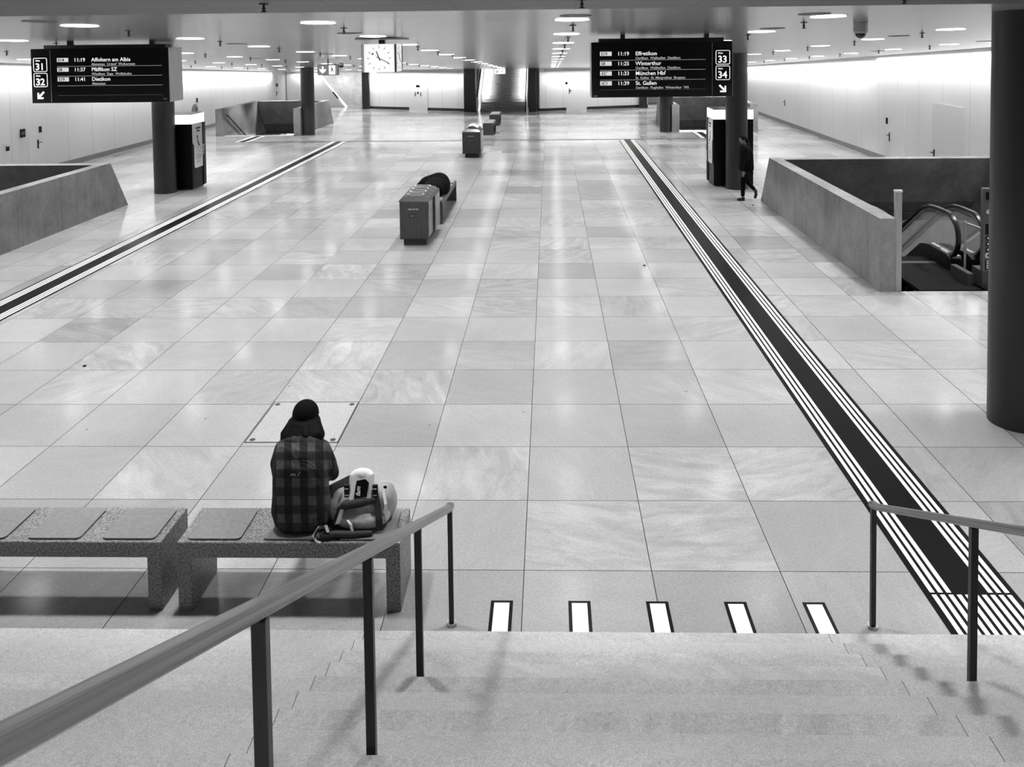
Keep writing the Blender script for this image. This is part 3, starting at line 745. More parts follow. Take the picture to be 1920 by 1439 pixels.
# ------------------------------------------------------------------ granite benches with pads
def bench(loc, L, pads, label, rz=0, dark=False, first=None):
    t = thing('stone_bench', label, 'bench', loc, rz, 'granite benches')
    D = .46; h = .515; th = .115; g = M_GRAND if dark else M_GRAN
    b = MB().prism([(0, 0), (.105, 0), (.105, h - th), (L - .105, h - th), (L - .105, 0), (L, 0), (L, h), (0, h)], 1, 0, D, .004)
    build('granite_frame', b, g, t)
    pitch = (L - .07) / pads; pw = .40
    for k in range(pads):
        xa = .06 + (L - .12 - pw) * k / (pads - 1)
        m = MB(); r = .035; pts = []
        for cx_, cy_, a0 in ((xa + pw - r, .03 + r, -90), (xa + pw - r, D - .03 - r, 0), (xa + r, D - .03 - r, 90), (xa + r, .03 + r, 180)):
            for q in range(5): a = R(a0 + 22.5 * q); pts.append((cx_ + r * math.cos(a), cy_ + r * math.sin(a)))
        pd = build('seat_pad', MB().prism(pts, 2, h + .004, h + .014), M_PAD, t)
        build('pad_edge', MB().prism(pts, 2, h, h + .004), M_BLACK, pd)
    return t
bench((-2.532, -.49, 0), 1.645, 3, 'granite bench with the seated person and backpack on it')
bench((-4.297, -.49, 0), 1.645, 3, 'empty granite bench with grey pads at the left frame edge')
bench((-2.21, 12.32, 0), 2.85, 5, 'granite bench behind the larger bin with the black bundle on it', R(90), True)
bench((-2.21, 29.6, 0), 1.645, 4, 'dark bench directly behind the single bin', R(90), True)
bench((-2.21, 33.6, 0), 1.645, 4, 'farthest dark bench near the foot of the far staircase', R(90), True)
b = MB(); b.ball((-.02, .1, .16), .27, 1.05, 1.35, 1.15); b.ball((-.22, .08, .18), .22, 1.3, 1.3, 1.0); b.ball((-.08, -.35, .14), .22, 1.2, 1.3, .9); b.ball((.10, -.05, .12), .17, 1, 1.8, 1.1)
b.ball((-.05, .45, .10), .18, 1.2, 1.2, .9); b.ball((-.12, .1, .24), .2, 1.3, 1.3, .95); b.ball((-.05, -.15, .17), .24, 1.2, 1.3, .9); b.ball((-.42, .1, .14), .13, 1.2, 1.4, .9)
o = organic('slumped_bag', b, M_CLOTH, None, .022, 30, (-2.42, 13.40, .525)); tag(o, 'large rounded black cloth bundle slumped over the bench behind the larger bin', 'bag')

# ------------------------------------------------------------------ departure boards
def board(x0, label, right):
    t = thing('departure_board', label, 'departure board', (x0, 6.2, 3.275), 0, 'hanging departure boards')
    Wd, Hh, Dp = 2.12 if not right else 2.10, .83, .47
    build('housing', MB().box(0, Wd, .012, Dp, 0, Hh, .004), M_DARK, t)
    for xa in (-.006, Wd): build('end_cheek', MB().box(xa, xa + .006, .012, Dp, 0, Hh), M_STEEL, t)
    dp = build('display_glass', MB().box(.0, Wd, 0, .012, 0, Hh, .003), M_SCREEN, t)
    build('top_beam', MB().box(.12, Wd - .1, .14, .34, Hh, Hh + .055, .004), M_DARK, t)
    for xr in (.45, Wd - .38): build('hanger', MB().box(xr, xr + .07, .2, .27, Hh + .055, cz(6.4) - 3.275 + .01), M_DARK, t)
    s = 2.12 / 258.0
    sg = 0 if not right else Wd - .29                    # side column
    xl = .30 if not right else Wd - .30
    build('divider_line', MB().box(xl - .003, xl + .003, -.003, 0, .015, Hh - .02), M_MID, dp)
    nums = ('31', '32') if not right else ('33', '34')
    for k, nstr in enumerate(nums):
        zb = Hh - .345 - .232 * k; w_ = .205; xa = sg + (.04 if not right else .045)
        fr = MB(); r = .02; ring = []
        for cx_, cz_, a0 in ((xa + w_ - r, zb + r, -90), (xa + w_ - r, zb + w_ - r, 0), (xa + r, zb + w_ - r, 90), (xa + r, zb + r, 180)):
            for q in range(4): a = R(a0 + 30 * q); ring.append((cx_ + r * math.cos(a), -.002, cz_ + r * math.sin(a)))
        pl = build('track_sign_border', fr.sweep(ring, .004, .009, None, side=(0, 1, 0), closed=True), M_TXT, dp)
        text('track_number', nstr, .145, M_TXT, pl, (xa + .025, -.002, zb + .025), bold=.0026, spacing=.97)
        text('track_word', 'Gleis' if not right else 'Gleis', .035, M_TXT, pl, (xa + .03, -.002, zb + .155), bold=.0006)
    # arrow
    xa = sg + .14; za = .10; sgn = -1 if not right else 1
    ar = MB(); a = .052
    def P2(u, v): return (xa + sgn * u, za + v)
    ar.prism([P2(-.055, .062), P2(-.035, .082), P2(.035, .012), P2(.015, -.008)], 1, -.003, 0)
    ar.prism([P2(-.035, -.035), P2(.055, -.035), P2(.055, .06), P2(.032, .06), P2(.032, -.01), P2(-.035, -.01)], 1, -.003, 0)
    build('direction_arrow', ar, M_TXT, dp)
    rowsL = [('S14', '11:19', 'Affoltern am Albis', 'Altstetten  Urdorf  Weihermatt'), ('S8', '11:37', 'Pfäffikon SZ', 'Wiedikon  Enge  Wollishofen'), ('S19', '11:41', 'Dietikon', 'Altstetten')]
    rowsR = [('S19', '11:19', 'Effretikon', 'Oerlikon  Wallisellen  Dietlikon'), ('S8', '11:25', 'Winterthur', 'Oerlikon  Wallisellen  Dietlikon'), ('EC', '11:33', 'München Hbf', 'St. Gallen  St. Margrethen  Bregenz'), ('IC1', '11:39', 'St. Gallen', 'Oerlikon  Flughafen  Winterthur  Wil')]
    bx, tx, dx = (.405, .665, .935) if not right else (.125, .385, .655)
    z0 = Hh - .195; pitch = .148
    for k, (a_, b_, c_, d_) in enumerate(rowsL if not right else rowsR):
        z = z0 - pitch * k
        bd = build('line_badge', MB().box(bx, bx + .175, -.003, 0, z - .008, z + .055), M_BADGE, dp)
        text('line_name', a_, .066, M_BLACK, bd, (bx + .015, -.004, z + .001), bold=.0012, shear=.35 if a_ in ('EC', 'IC1') else 0)
        text('departure_time', b_, .080, M_TXT, dp, (tx, -.002, z - .004), bold=.0007)
        text('destination', c_, .082, M_TXT, dp, (dx, -.002, z - .004), bold=.0007)
        text('via_stations', d_, .052, M_TXTD, dp, (dx, -.002, z - .063), bold=.0007)
    for k in range(5 if not right else 4):
        if k == 4 and not right: continue
        z = z0 - pitch * k - .078 + (0 if k < 3 else -.0)
        build('row_line', MB().box(bx, Wd - (.10 if not right else .40), -.002, 0, z, z + .0045), M_MID if k == 3 else M_TXTD, dp)
    build('maker_plate', MB().box(Wd - .09, Wd - .04, -.002, 0, .045, .055) if not right else MB().box(.03, .08, -.002, 0, .02, .03), M_MID, dp)
    return t
board(-7.674, 'hanging black departure board showing tracks 31 and 32 on the left', False)
board(.872, 'hanging black departure board showing tracks 33 and 34 on the right', True)

# ------------------------------------------------------------------ clock
t = thing('station_clock', 'hanging four-sided white station clock showing nearly twenty past eleven', 'clock', (-2.37, 6.65, 3.69))
W2 = .30; S2 = .235
build('ceiling_plate', MB().cyl((0, 0), .42, cz(6.65) - 3.69 - .015, cz(6.65) - 3.69 + .01, 40), M_MID, t)
build('hanger', MB().box(-.045, .045, -.045, .045, .42, cz(6.65) - 3.69), M_DARK, t)
core = build('frame', MB().box(-.225, .225, -.225, .225, .01, .415), M_LIGHT, t)
for i in range(4):
    a = R(90 * i)
    fr = thing('x', 'x', 'x'); bpy.data.objects.remove(fr)
    d = build('clock_face', MB().box(-S2, S2, -.262, -.228, -.005, .43, .012), M_CLOCK, t); d.rotation_euler = (0, 0, a)
    mk = MB()
    for h_ in range(12):
        q = R(30 * h_); c_, s_ = math.cos(q), math.sin(q)
        p1 = Vector((math.sin(q) * .15, -.264, .2125 + math.cos(q) * .15)); p2 = Vector((math.sin(q) * .188, -.264, .2125 + math.cos(q) * .188))
        mk.sweep([p1, p2], .008, .003, None, side=(math.cos(q), 0, -math.sin(q)))
    build('hour_marks', mk, M_ANTH, d)
    def hand(nm, ang, l0, l1, w, m):
        q = R(ang); p1 = Vector((math.sin(q) * l0, -.267, .2125 + math.cos(q) * l0)); p2 = Vector((math.sin(q) * l1, -.267, .2125 + math.cos(q) * l1))
        build(nm, MB().sweep([p1, p2], w, .003, None, side=(math.cos(q), 0, -math.sin(q))), m, d)
    hand('hour_hand', 339.5, -.045, .115, .014, M_BLACK); hand('minute_hand', 117, -.045, .175, .010, M_BLACK)
    hand('second_hand', 304, -.04, .12, .003, M_MID)
    q = R(304); b = build('second_hand_disc', MB().cyl((0, 0), .017, 0, .003, 20), M_MID, d, (math.sin(q) * .118, -.265, .2125 + math.cos(q) * .118)); b.rotation_euler = (R(90), 0, 0)
    # corner wings of metal
    build('corner_rail', MB().box(.238, .262, -.27, -.235, -.005, .43, .003), M_ANTH, t).rotation_euler = (0, 0, a)
    build('corner_rail', MB().box(-.262, -.238, -.27, -.235, -.005, .43, .003), M_LIGHT, t).rotation_euler = (0, 0, a)

# ------------------------------------------------------------------ exit signs
def exit_sign(loc, w, h, label, rod, bright):
    t = thing('exit_sign', label, 'sign', loc, 0, 'illuminated exit signs')
    build('housing', MB().box(-w / 2, w / 2, 0, .06, 0, h, .006), M_DARK if not bright else M_LIGHT, t)
    build('hanger', MB().box(-.015, .015, .02, .04, h, rod), M_DARK if not bright else M_LIGHT, t)
    fa = build('sign_face', MB().box(-w / 2 + .012, w / 2 - .012, -.006, 0, .012, h - .012), M_SIGNG if not bright else M_SIGNW, t)
    ar = MB(); cx_ = -w / 4; zc = h / 2; u = h * .34; m2 = M_SIGNW if not bright else M_SIGNG
    ar.box(cx_ - u * .22, cx_ + u * .22, -.009, -.006, zc - u * .3, zc + u)
    ar.prism([(cx_ - u * .95, zc + u * .35), (cx_ - u * .5, zc + .15 * u), (cx_, zc - .45 * u), (cx_ + u * .5, zc + .15 * u), (cx_ + u * .95, zc + u * .35), (cx_ + u * .8, zc - .25 * u), (cx_, zc - u), (cx_ - u * .8, zc - .25 * u)], 1, -.009, -.006)
    build('arrow', ar, m2, fa)
    x0 = w * .05; build('door_symbol', MB().box(x0, x0 + w * .3, -.009, -.006, .02, h - .02), M_SIGNW, fa)
    mn = MB(); c0 = x0 + w * .14; k = h * .9
    mn.ball((c0 - .05 * k, -.011, h * .8), .06 * k, 1, .2, 1)
    def ln(a, b, wd):
        p1 = Vector((c0 + a[0] * k, -.011, h / 2 + a[1] * k)); p2 = Vector((c0 + b[0] * k, -.011, h / 2 + b[1] * k)); dd = (p2 - p1).normalized()
        mn.sweep([p1, p2], wd * k, .003, None, side=(-dd.z, 0, dd.x))
    ln((-.02, .22), (.04, -.02), .13); ln((-.2, .02), (-.02, .2), .05); ln((.02, .16), (.22, .05), .05); ln((.04, -.02), (-.1, -.2), .07); ln((-.1, -.2), (-.06, -.4), .05); ln((.04, -.02), (.2, -.16), .07); ln((.2, -.16), (.34, -.28), .05)
    build('running_figure', mn, M_DARK, fa)
    return t
exit_sign((-6.30, 18.2, 3.15), .62, .31, 'grey hanging exit sign with a white arrow and running figure by the far left pillar', cz(18.2) - 3.15, False)
exit_sign((-2.44, 38.6, 2.25), .60, .30, 'small white glowing exit sign hanging before the far staircase', cz(38.6) - 2.25, True)

# ------------------------------------------------------------------ ceiling lamps, speakers, sprinklers
ROWX = [-13.1, -10.45, -7.72, -5.06, -2.35, .495, 3.32, 6.03, 8.75]
rn = ['outermost left row', 'row above the left pillars', 'third row from the left wall', 'row left of the clock', 'row of the clock', 'row above the middle of the floor', 'row right of the middle', 'row above the right pillars', 'outermost right row']
ordn = ['first', 'second', 'third', 'fourth', 'fifth', 'sixth', 'seventh', 'eighth', 'ninth', 'tenth', 'eleventh', 'twelfth', 'thirteenth', 'fourteenth', 'fifteenth', 'sixteenth', 'seventeenth']
YS = [-4.6, 0.05] + [2.95 + 2.92 * j for j in range(15)]
proto = thing('downlight', '', 'ceiling light', (0, 0, 0), 0, 'round downlights in the ceiling')
rg = MB()
ring = [(.2 * math.cos(2 * math.pi * i / 32), .2 * math.sin(2 * math.pi * i / 32), 0) for i in range(32)]
rim = build('trim_ring', rg.sweep(ring, .014, .006, None, closed=True), M_LIGHT, proto)
build('diffuser', MB().cyl((0, 0), .19, .0, .02, 32), M_LAMP, proto)
spot('bulb', proto, (0, 0, -.03), LAMP_W, .17, 125, .5)
usedp = False
def slope(y): return -math.atan(.051) if y >= KY else math.atan(-.115)
for i, x in enumerate(ROWX):
    for j, y in enumerate(YS):
        if y > (46.5 if (x < -10 or x > 5.9) else 40.5): continue  # outer rows get extra lamps, added to brighten the far corners
        if any(h[0] - .3 < x < h[1] + .3 and False for h in HOLES.values()): continue
        if j < 2: lb = 'round lit downlight over the %s, %s' % (('upper steps, added out of view', 'first step')[j], rn[i])
        else: lb = 'round lit downlight, %s, %s from the viewer' % (rn[i], ordn[j - 2])
        loc = (x, y, cz(y) - .006)
        if not usedp: proto.location = loc; o = proto; o['label'] = lb; usedp = True
        else: o = dup(proto, loc, lb)
        o.rotation_euler = (slope(y), 0, 0)
        if j == 0:
            b = [c for c in o.children if c.type == 'LIGHT'][0]; b.data = b.data.copy(); b.data.spot_size = R(88); b.data.energy = LAMP_W * 1.6; b.rotation_euler = (R(-6.5), 0, 0)  # unseen row added to light the steps, cone narrowed to spare the bench
sp = MB().cyl((0, 0), .17, 0, .012, 28)
me = sp.mesh('ceiling_speaker'); me.materials.append(mat('speaker grille', .09, .6))
SPK = [(-.0 + .52, 2.41, 'in front of the nearest middle lamp'), (3.28, 5.12, 'right of the middle, second lamp'), (6.03, 7.67, 'above the right board pillar row'), (-5.11, 2.29, 'in front of the near lamp left of the clock row'), (-5.07, 7.73, 'behind the left board'), (3.06, 2.6, 'beside the nearest lamp right of the middle'), (8.75, 10.24, 'towards the right wall'), (-2.5, 5.05, 'just before the clock'), (-5.0, 13.25, 'above the hall left of the clock'), (-7.8, 5.1, 'near the top left frame edge'), (8.9, 16.0, 'far along the right row'), (-7.7, 16.1, 'far along the third row from the left'), (3.3, 11.0, 'behind the right board')]
for x, y, w in SPK:
    o = bpy.data.objects.new('ceiling_speaker', me); COL.objects.link(o); o.location = (x, y, cz(y) - .004); o.rotation_euler = (slope(y), 0, 0)
    tag(o, 'flat dark round ceiling speaker ' + w, 'speaker', 'round ceiling speakers')
sk = MB().cyl((0, 0), .045, -.006, 0.005, 20).rod((0, 0, -.006), (0, 0, -.055), .012).cyl((0, 0), .024, -.065, -.055, 14).rod((-.0, 0, -.03), (0, 0, -.04), .02)
me = sk.mesh('sprinkler'); me.materials.append(M_DARK)
for i, x in enumerate(ROWX):
    for j in range(13):
        y = 1.05 + 2.92 * j
        if i == 4 and j == 2: continue
        o = bpy.data.objects.new('sprinkler', me); COL.objects.link(o); o.location = (x + .04, y, cz(y)); o.scale = (.95, .95, 1.15)
        tag(o, 'small dark ceiling sprinkler, %s, %s from the viewer' % (rn[i], ordn[j]), 'sprinkler', 'ceiling sprinklers')
t = thing('dome_camera', 'white ceiling dome camera with a black lens dome at upper right', 'security camera', (4.10, 4.11, cz(4.11)))
build('housing', MB().cyl((0, 0), .088, -.11, .0, 32).cyl((0, 0), .075, -.135, -.11, 32, .088), mat('camera housing', .34, .4), t); build('lens_dome', MB().ball((0, 0, -.135), .066, 1, 1, .95), M_SCREEN, t, None, True)
t = thing('dome_camera', 'small black ceiling dome camera between the exit sign and the clock', 'security camera', (-7.35, 24, cz(24)))
build('housing', MB().cyl((0, 0), .1, -.06, 0, 24), M_LIGHT, t); build('lens_dome', MB().ball((0, 0, -.07), .1, 1, 1, .8), M_SCREEN, t, None, True)

# ------------------------------------------------------------------ far staircase and the side stair behind the back wall
x0, x1 = -3.75, -1.12
pts = [(41.35, 0)]
for k in range(26): pts += [(41.35 + .32 * k, .165 * (k + 1)), (41.35 + .32 * (k + 1), .165 * (k + 1))]
pts += [(41.35 + .32 * 26, 0)]
tag(build('staircase', MB().prism(pts, 0, x0, x1), streaked('dark stone steps', .22, .2, .2, (3, 3, 8))), 'far dark staircase rising beyond the back wall between two dark piers', 'stairs')
struct('wall_stair_left', MB().box(-4.35, -4.15, 41.5, 50.2, -.4, 7.0), M_WHITE)
struct('wall_stair_right', MB().box(-.95, -.75, 41.5, 50.2, -.4, 7.0), M_WHITE)
struct('wall_stair_end', MB().box(-4.35, -.75, 50.2, 50.4, -.4, 7.0), M_CONC)
struct('ceiling_stair', MB().box(-4.35, -.75, 41.9, 50.2, 6.9, 7.0), M_CONC)
for s_, lb in ((-3.66, 'left'), (-1.21, 'right')):
    t = thing('stair_light', 'added light line that brightens the %s side of the far staircase' % lb, 'light', (s_, 45.5, 2.14))
    L = 8.6; q = math.atan(.165 / .32)
    build('light_profile', MB().sweep([(0, -4.0, -4.0 * .516 + .85), (0, 4.0, 4.0 * .516 + .85)], .04, .04, None, side=(1, 0, 0)), M_SIGNW, t)
    area('tube', t, (0, 0, .80), 380, .06, 8.0, (q, 0, 0), 115)  # lights added along both sides to brighten the edges of the steps
    for yy in (-4.0, 0, 4.0): build('post', MB().rod((0, yy, yy * .516 - .05), (0, yy, yy * .516 + .85), .015), M_LIGHT, t)
t = thing('stair_balustrade', 'pale sloping balustrade on the left of the far staircase', 'balustrade', (-3.92, 41.3, 0))
build('panel', MB().prism([(0, 0), (8.3, 4.2), (8.3, 5.1), (.1, .95), (0, .8)], 0, -.04, .04), M_LIGHT, t)
build('handrail', MB().sweep([(0, 0, .85), (0, .15, 1.0), (0, 8.3, 5.2)], .06, .05, .015, side=(1, 0, 0)), M_BLACK, t)
t = thing('stair_balustrade', 'short dark post rail at the foot of the far staircase on the right', 'balustrade', (-1.14, 41.2, 0))
build('post', MB().box(-.03, .03, -.03, .03, 0, .95), M_BLACK, t); build('handrail', MB().sweep([(0, 0, .95), (0, 8.3, 5.1)], .06, .05, .015, side=(1, 0, 0)), M_BLACK, t)
# side stair at far left, seen between the far left pillar and the clock
t = thing('side_stair', 'pale sloping stair side with a bright handrail line left of the back wall', 'stairs', (-14.1, 45.6, 0))
build('stair_side', MB().prism([(-2.1, 2.1), (-.05, 2.1), (1.62, 0), (-2.1, 0)], 1, 0, .3), M_WHITE, t)
build('light_line', MB().sweep([(-.05, -.05, 2.12), (1.66, -.05, .0)], .10, .10, .02, side=(0, 1, 0)), M_SIGNW, t)
build('dark_inset', MB().sweep([(.82, -.08, .95), (1.15, -.08, .54)], .10, .10, .02, side=(0, 1, 0)), M_DARK, t)

# ------------------------------------------------------------------ people
def hand(mb, wrist, dirv, palm_n, L=.18, curl=.6, thumb_side=1):
    "palm, four unequal bent fingers and a side thumb"
    d = Vector(dirv).normalized(); n = Vector(palm_n); n = (n - d * n.dot(d)).normalized(); s = d.cross(n) * thumb_side
    w = Vector(wrist); k = L / .18
    rot = Matrix((s, n, d)).transposed()
    mb.ball(w + d * .045 * k, .05 * k, .82, .30, 1.05, rot)
    for i, (off, ln) in enumerate(((.030, .070), (.011, .080), (-.009, .074), (-.028, .058))):
        p = w + d * .082 * k + s * off * k; v = d.copy(); pts = [p]; rs = [.0088 * k]
        for j, fr in enumerate((.45, .32, .23)):
            ax = s; v = (Matrix.Rotation(-curl * (.5 + .25 * j) * thumb_side, 3, ax) @ v).normalized()
            if v.dot(n) < 0 and j == 0: v = (v - n * 2 * v.dot(n)).normalized()
            p = p + v * ln * fr * k; pts.append(p); rs.append((.0082 - .0008 * j) * k)
        mb.chain(pts, rs, 8)
    p = w + d * .025 * k + s * .032 * k; q = p + (s * .7 + d * .6 + n * .3).normalized() * .04 * k; r_ = q + (d * .9 + n * .35 + s * .1).normalized() * .032 * k
    mb.chain([p, q, r_], [.012 * k, .0105 * k, .0085 * k], 8)

def head_mesh(mb, c, face, r=.1, up=(0, 0, 1)):
    "skull, jaw, nose, ears, brow, lips; face = unit direction the face looks"
    f_ = Vector(face).normalized(); u_ = Vector(up); u_ = (u_ - f_ * u_.dot(f_)).normalized(); s_ = f_.cross(u_)
    rot = Matrix((s_, f_, u_)).transposed(); c = Vector(c)
    mb.ball(c + u_ * .02, r, .80, .98, 1.02, rot); mb.ball(c - u_ * .045 + f_ * .022, r * .72, .86, .95, .98, rot)
    mb.ball(c - u_ * .088 + f_ * .060, r * .26, 1.1, .8, .7, rot)                     # chin
    mb.rod(c + f_ * .088 + u_ * .012, c + f_ * .112 - u_ * .028, .009, .014, 8); mb.ball(c + f_ * .108 - u_ * .030, .014)   # nose
    mb.ball(c + f_ * .086 - u_ * .058, .02, 1.1, .5, .45, rot)                        # mouth
    mb.ball(c + f_ * .078 + u_ * .024, .04, 1.25, .4, .28, rot)                       # brow
    for q in (-1, 1): mb.ball(c + s_ * q * .080 - u_ * .005, .026, .35, .7, 1.1, rot)
    return c, f_, u_, s_
def eyes(parent, c, f_, u_, s_):
    for q in (-1, 1):
        o = build('eye', MB().ball(c + f_ * .079 + s_ * q * .030 + u_ * .004, .012), mat('eye white', .35, .3), parent, None, True)
        build('iris', MB().ball(c + f_ * .0885 + s_ * q * .030 + u_ * .004, .005), M_BLACK, o, None, True)

# seated person, seen from behind
SP = Vector((-1.655, -.25, 0))
t = thing('person', 'person in a black cap and checked shirt sitting on the bench, back to the viewer', 'person', SP)
hc = Vector((-.018, .165, 1.275)); face = Vector((0.05, .80, -.6)).normalized()
b = MB(); cc = head_mesh(b, hc, face, .1)
b.chain([(0.01, .04, 1.06), (.012, .11, 1.19)], [.062, .055])
b.chain([(0, .02, 1.02), (0, -.02, .85), (0, -.02, .66)], [.11, .13, .14])
elR, wrR = Vector((.19, .10, .86)), Vector((.055, .33, .84)); elL, wrL = Vector((-.225, .12, .845)), Vector((-.085, .34, .84))
for sh, el, wr, sd in ((Vector((.135, .03, 1.06)), elR, wrR, 1), (Vector((-.145, .03, 1.06)), elL, wrL, -1)):
    b.chain([sh, el, wr], [.042, .038, .026]); hand(b, wr, Vector((-.25 * sd, .8, .15)), (-.9 * sd, 0, .4), .17, .9, sd)
b.chain([(.1, 0, .62), (.26, .44, .60), (.27, .46, .14), (.28, .55, .05)], [.08, .06, .04, .035]); b.chain([(-.1, 0, .62), (-.18, .46, .60), (-.2, .5, .14), (-.2, .6, .05)], [.08, .06, .04, .035])
body = organic('body', b, M_SKIN, t, .009, 2); eyes(t, *cc)
# shirt: lofted torso plus sleeves fused in one skin
def oval(cx_, cy_, z, w, dpt, n=28, tilt=0, sq=2.6):
    out = []
    for i in range(n):
        a = 2 * math.pi * i / n; c_, s_ = math.cos(a), math.sin(a)
        out.append((cx_ + w * math.copysign(abs(c_) ** (2 / sq), c_), cy_ + dpt * math.copysign(abs(s_) ** (2 / sq), s_), z + tilt * s_ * dpt))
    return out
sh = MB().loft([oval(-.005, -.02, .535, .175, .12), oval(-.005, -.025, .56, .205, .145), oval(-.012, -.03, .66, .222, .155), oval(-.012, -.035, .78, .208, .15), oval(-.012, -.035, .90, .204, .148), oval(-.01, -.022, 1.0, .204, .145, tilt=-.2),
                oval(-.01, .0, 1.09, .192, .125, tilt=-.35), oval(-.01, .03, 1.15, .158, .10, tilt=-.5), oval(-.01, .055, 1.185, .10, .07, tilt=-.5), oval(-.01, .075, 1.205, .07, .06, tilt=-.5)])
for sA, el, wr in ((Vector((.135, .015, 1.09)), elR, wrR), (Vector((-.15, .015, 1.09)), elL, wrL)):
    sh.chain([sA, sA.lerp(el, .5) + Vector((.014 if el.x > 0 else -.014, -.02, 0)), el, wr.lerp(el, .2)], [.072, .066, .056, .040])
sh.ball((.12, -.14, .90), .05, 1.0, .5, .3); sh.ball((.06, -.15, .60), .06, 1.4, .5, .3); sh.ball((-.12, -.15, .72), .05, 1.4, .5, .28); sh.ball((.13, -.12, .72), .06, .8, .7, .35)
shirt = organic('checked_shirt', sh, M_PLAID, t, .010, 4)
co = MB().chain([(-.075, .02, 1.155), (-.03, -.022, 1.165), (.035, -.022, 1.165), (.078, .02, 1.155)], [.018, .02, .02, .018]); organic('collar', co, M_PLAID, shirt, .007, 2)
lg = MB(); p0 = Vector((-.045, -.178, .985))
for a_, b_ in (((0, 0), (.012, .018)), ((.012, .018), (.02, 0)), ((.02, 0), (.032, .018)), ((.032, .018), (.04, 0)), ((.055, 0), (.075, .03))): lg.rod(p0 + Vector((a_[0], 0, a_[1])), p0 + Vector((b_[0], 0, b_[1])), .0022, None, 6)
build('back_emblem', lg, M_MID, shirt)
tr = MB(); tr.ball((0, -.01, .63), .17, 1.15, .95, .5)
tr.chain([(.1, .02, .64), (.30, .34, .635), (.40, .36, .59)], [.105, .085, .07]); tr.chain([(.38, .38, .58), (.33, .44, .3), (.30, .46, .1)], [.075, .06, .05])
tr.chain([(-.1, .02, .64), (-.18, .46, .62)], [.105, .08]); tr.chain([(-.18, .46, .60), (-.19, .48, .3), (-.2, .5, .1)], [.078, .06, .05])
organic('trousers', tr, M_JEANS, t, .012, 4)
for x, y in ((.30, .50), (-.2, .54)): organic('shoe', MB().ball((x, y, .05), .05, .9, 1.1, 1).ball((x + .005, y + .12, .038), .045, .95, 1.5, .8).box(x - .045, x + .045, y - .05, y + .18, 0, .02, .008), M_SHOE, t, .009, 2)
HX = -.018
hr = MB(); hr.ball((HX, .130, 1.225), .118, 1.05, .95, 1.0); hr.ball((HX - .075, .07, 1.15), .075, 1.1, .8, 1.25); hr.ball((HX + .075, .085, 1.165), .072, 1.1, .85, 1.2); hr.ball((HX - .03, .02, 1.14), .075, 1.25, .55, .9)
rr = random.Random(5)
for k in range(70):
    a = rr.uniform(-3.05, -.1); bx = HX + .105 * math.cos(a); by = .13 + .095 * math.sin(a); L_ = rr.uniform(.10, .21) * (1.0 if math.cos(a) < .2 else .75)
    q = Vector((bx, by, 1.26)); e = Vector((HX + (bx - HX) * rr.uniform(1.25, 1.6), .055 + (by - .13) * 1.25, 1.24 - L_)); mm = q.lerp(e, .55) + Vector((.02 * math.cos(a) + rr.uniform(-.01, .01), rr.uniform(-.015, 0), .01))
    hr.chain([q, mm, e], [.022, .018, rr.uniform(.005, .009)], 7)
hair = organic('long_hair', hr, M_HAIR, t, .0075, 1)
cp = MB(); cp.ball((HX, .150, 1.305), .109, .93, 1.02, .97); cp.chain([(HX - .088, .14, 1.26), (HX, .06, 1.265), (HX + .088, .14, 1.26)], [.022, .024, .022])
cp.loft([[(HX + .075 * math.sin(R(a)), .22 + .02 * math.cos(R(a)), 1.27 + z) for a, z in ((-90, 0), (-45, .012), (0, .018), (45, .012), (90, 0), (45, -.01), (0, -.008), (-45, -.01))],
         [(HX + .07 * math.sin(R(a)), .31 + .03 * math.cos(R(a)), 1.235 + z) for a, z in ((-90, 0), (-45, .008), (0, .012), (45, .008), (90, 0), (45, -.006), (0, -.004), (-45, -.006))]])
organic('cap', cp, M_CAP, t, .009, 3)

# walking person, black clothes, heading left
WP = Vector((5.17, 14.86, 0))
t = thing('person', 'person in black clothes walking to the left past the right pillar', 'person', WP)
hc = Vector((-.055, .05, 1.555)); face = Vector((-.93, -.33, -.12)).normalized()
b = MB(); cc = head_mesh(b, hc, face, .095)
b.chain([(-.02, .05, 1.36), (-.035, .05, 1.47)], [.05, .045]); b.chain([(0, .04, 1.3), (.01, .04, 1.0)], [.1, .11])
wr = Vector((-.085, -.17, .77)); wr2 = Vector((.02, .22, .78))
b.chain([(-.01, -.10, 1.3), (.0, -.17, 1.03), wr], [.045, .035, .025]); hand(b, wr, (-.15, -.02, -1), (.1, 1, 0), .17, .6, 1)
b.chain([(-.01, .18, 1.3), (.06, .24, 1.03), wr2], [.045, .035, .025]); hand(b, wr2, (-.1, 0, -1), (0, -1, 0), .17, .6, -1)
ankF = Vector((-.075, -.02, .09)); ankR = Vector((.255, .10, .235))
b.chain([(0, -.03, .88), (-.075, -.03, .48), ankF], [.08, .052, .035]); b.chain([(0, .10, .88), (.055, .10, .47), ankR], [.08, .052, .035])
organic('body', b, M_SKIN, t, .009, 2); eyes(t, *cc)
j = MB().loft([oval(.02, .035, .76, .18, .18), oval(.02, .035, .84, .19, .19), oval(.025, .035, 1.0, .175, .175), oval(.02, .035, 1.16, .175, .185), oval(.012, .035, 1.28, .168, .195), oval(.0, .04, 1.37, .12, .155), oval(-.02, .045, 1.42, .065, .075)])
j.chain([(-.005, -.11, 1.32), (.005, -.17, 1.05), wr.lerp(Vector((0, -.17, 1.05)), .1)], [.065, .055, .042]); j.chain([(-.005, .19, 1.32), (.06, .24, 1.05), wr2.lerp(Vector((.06, .24, 1.05)), .1)], [.065, .055, .042])
j.ball((.07, .05, 1.40), .085, .9, 1.1, .8); j.ball((.16, .05, .87), .045, 1, .8, .6)
organic('black_hoodie', j, M_CLOTH, t, .011, 4)
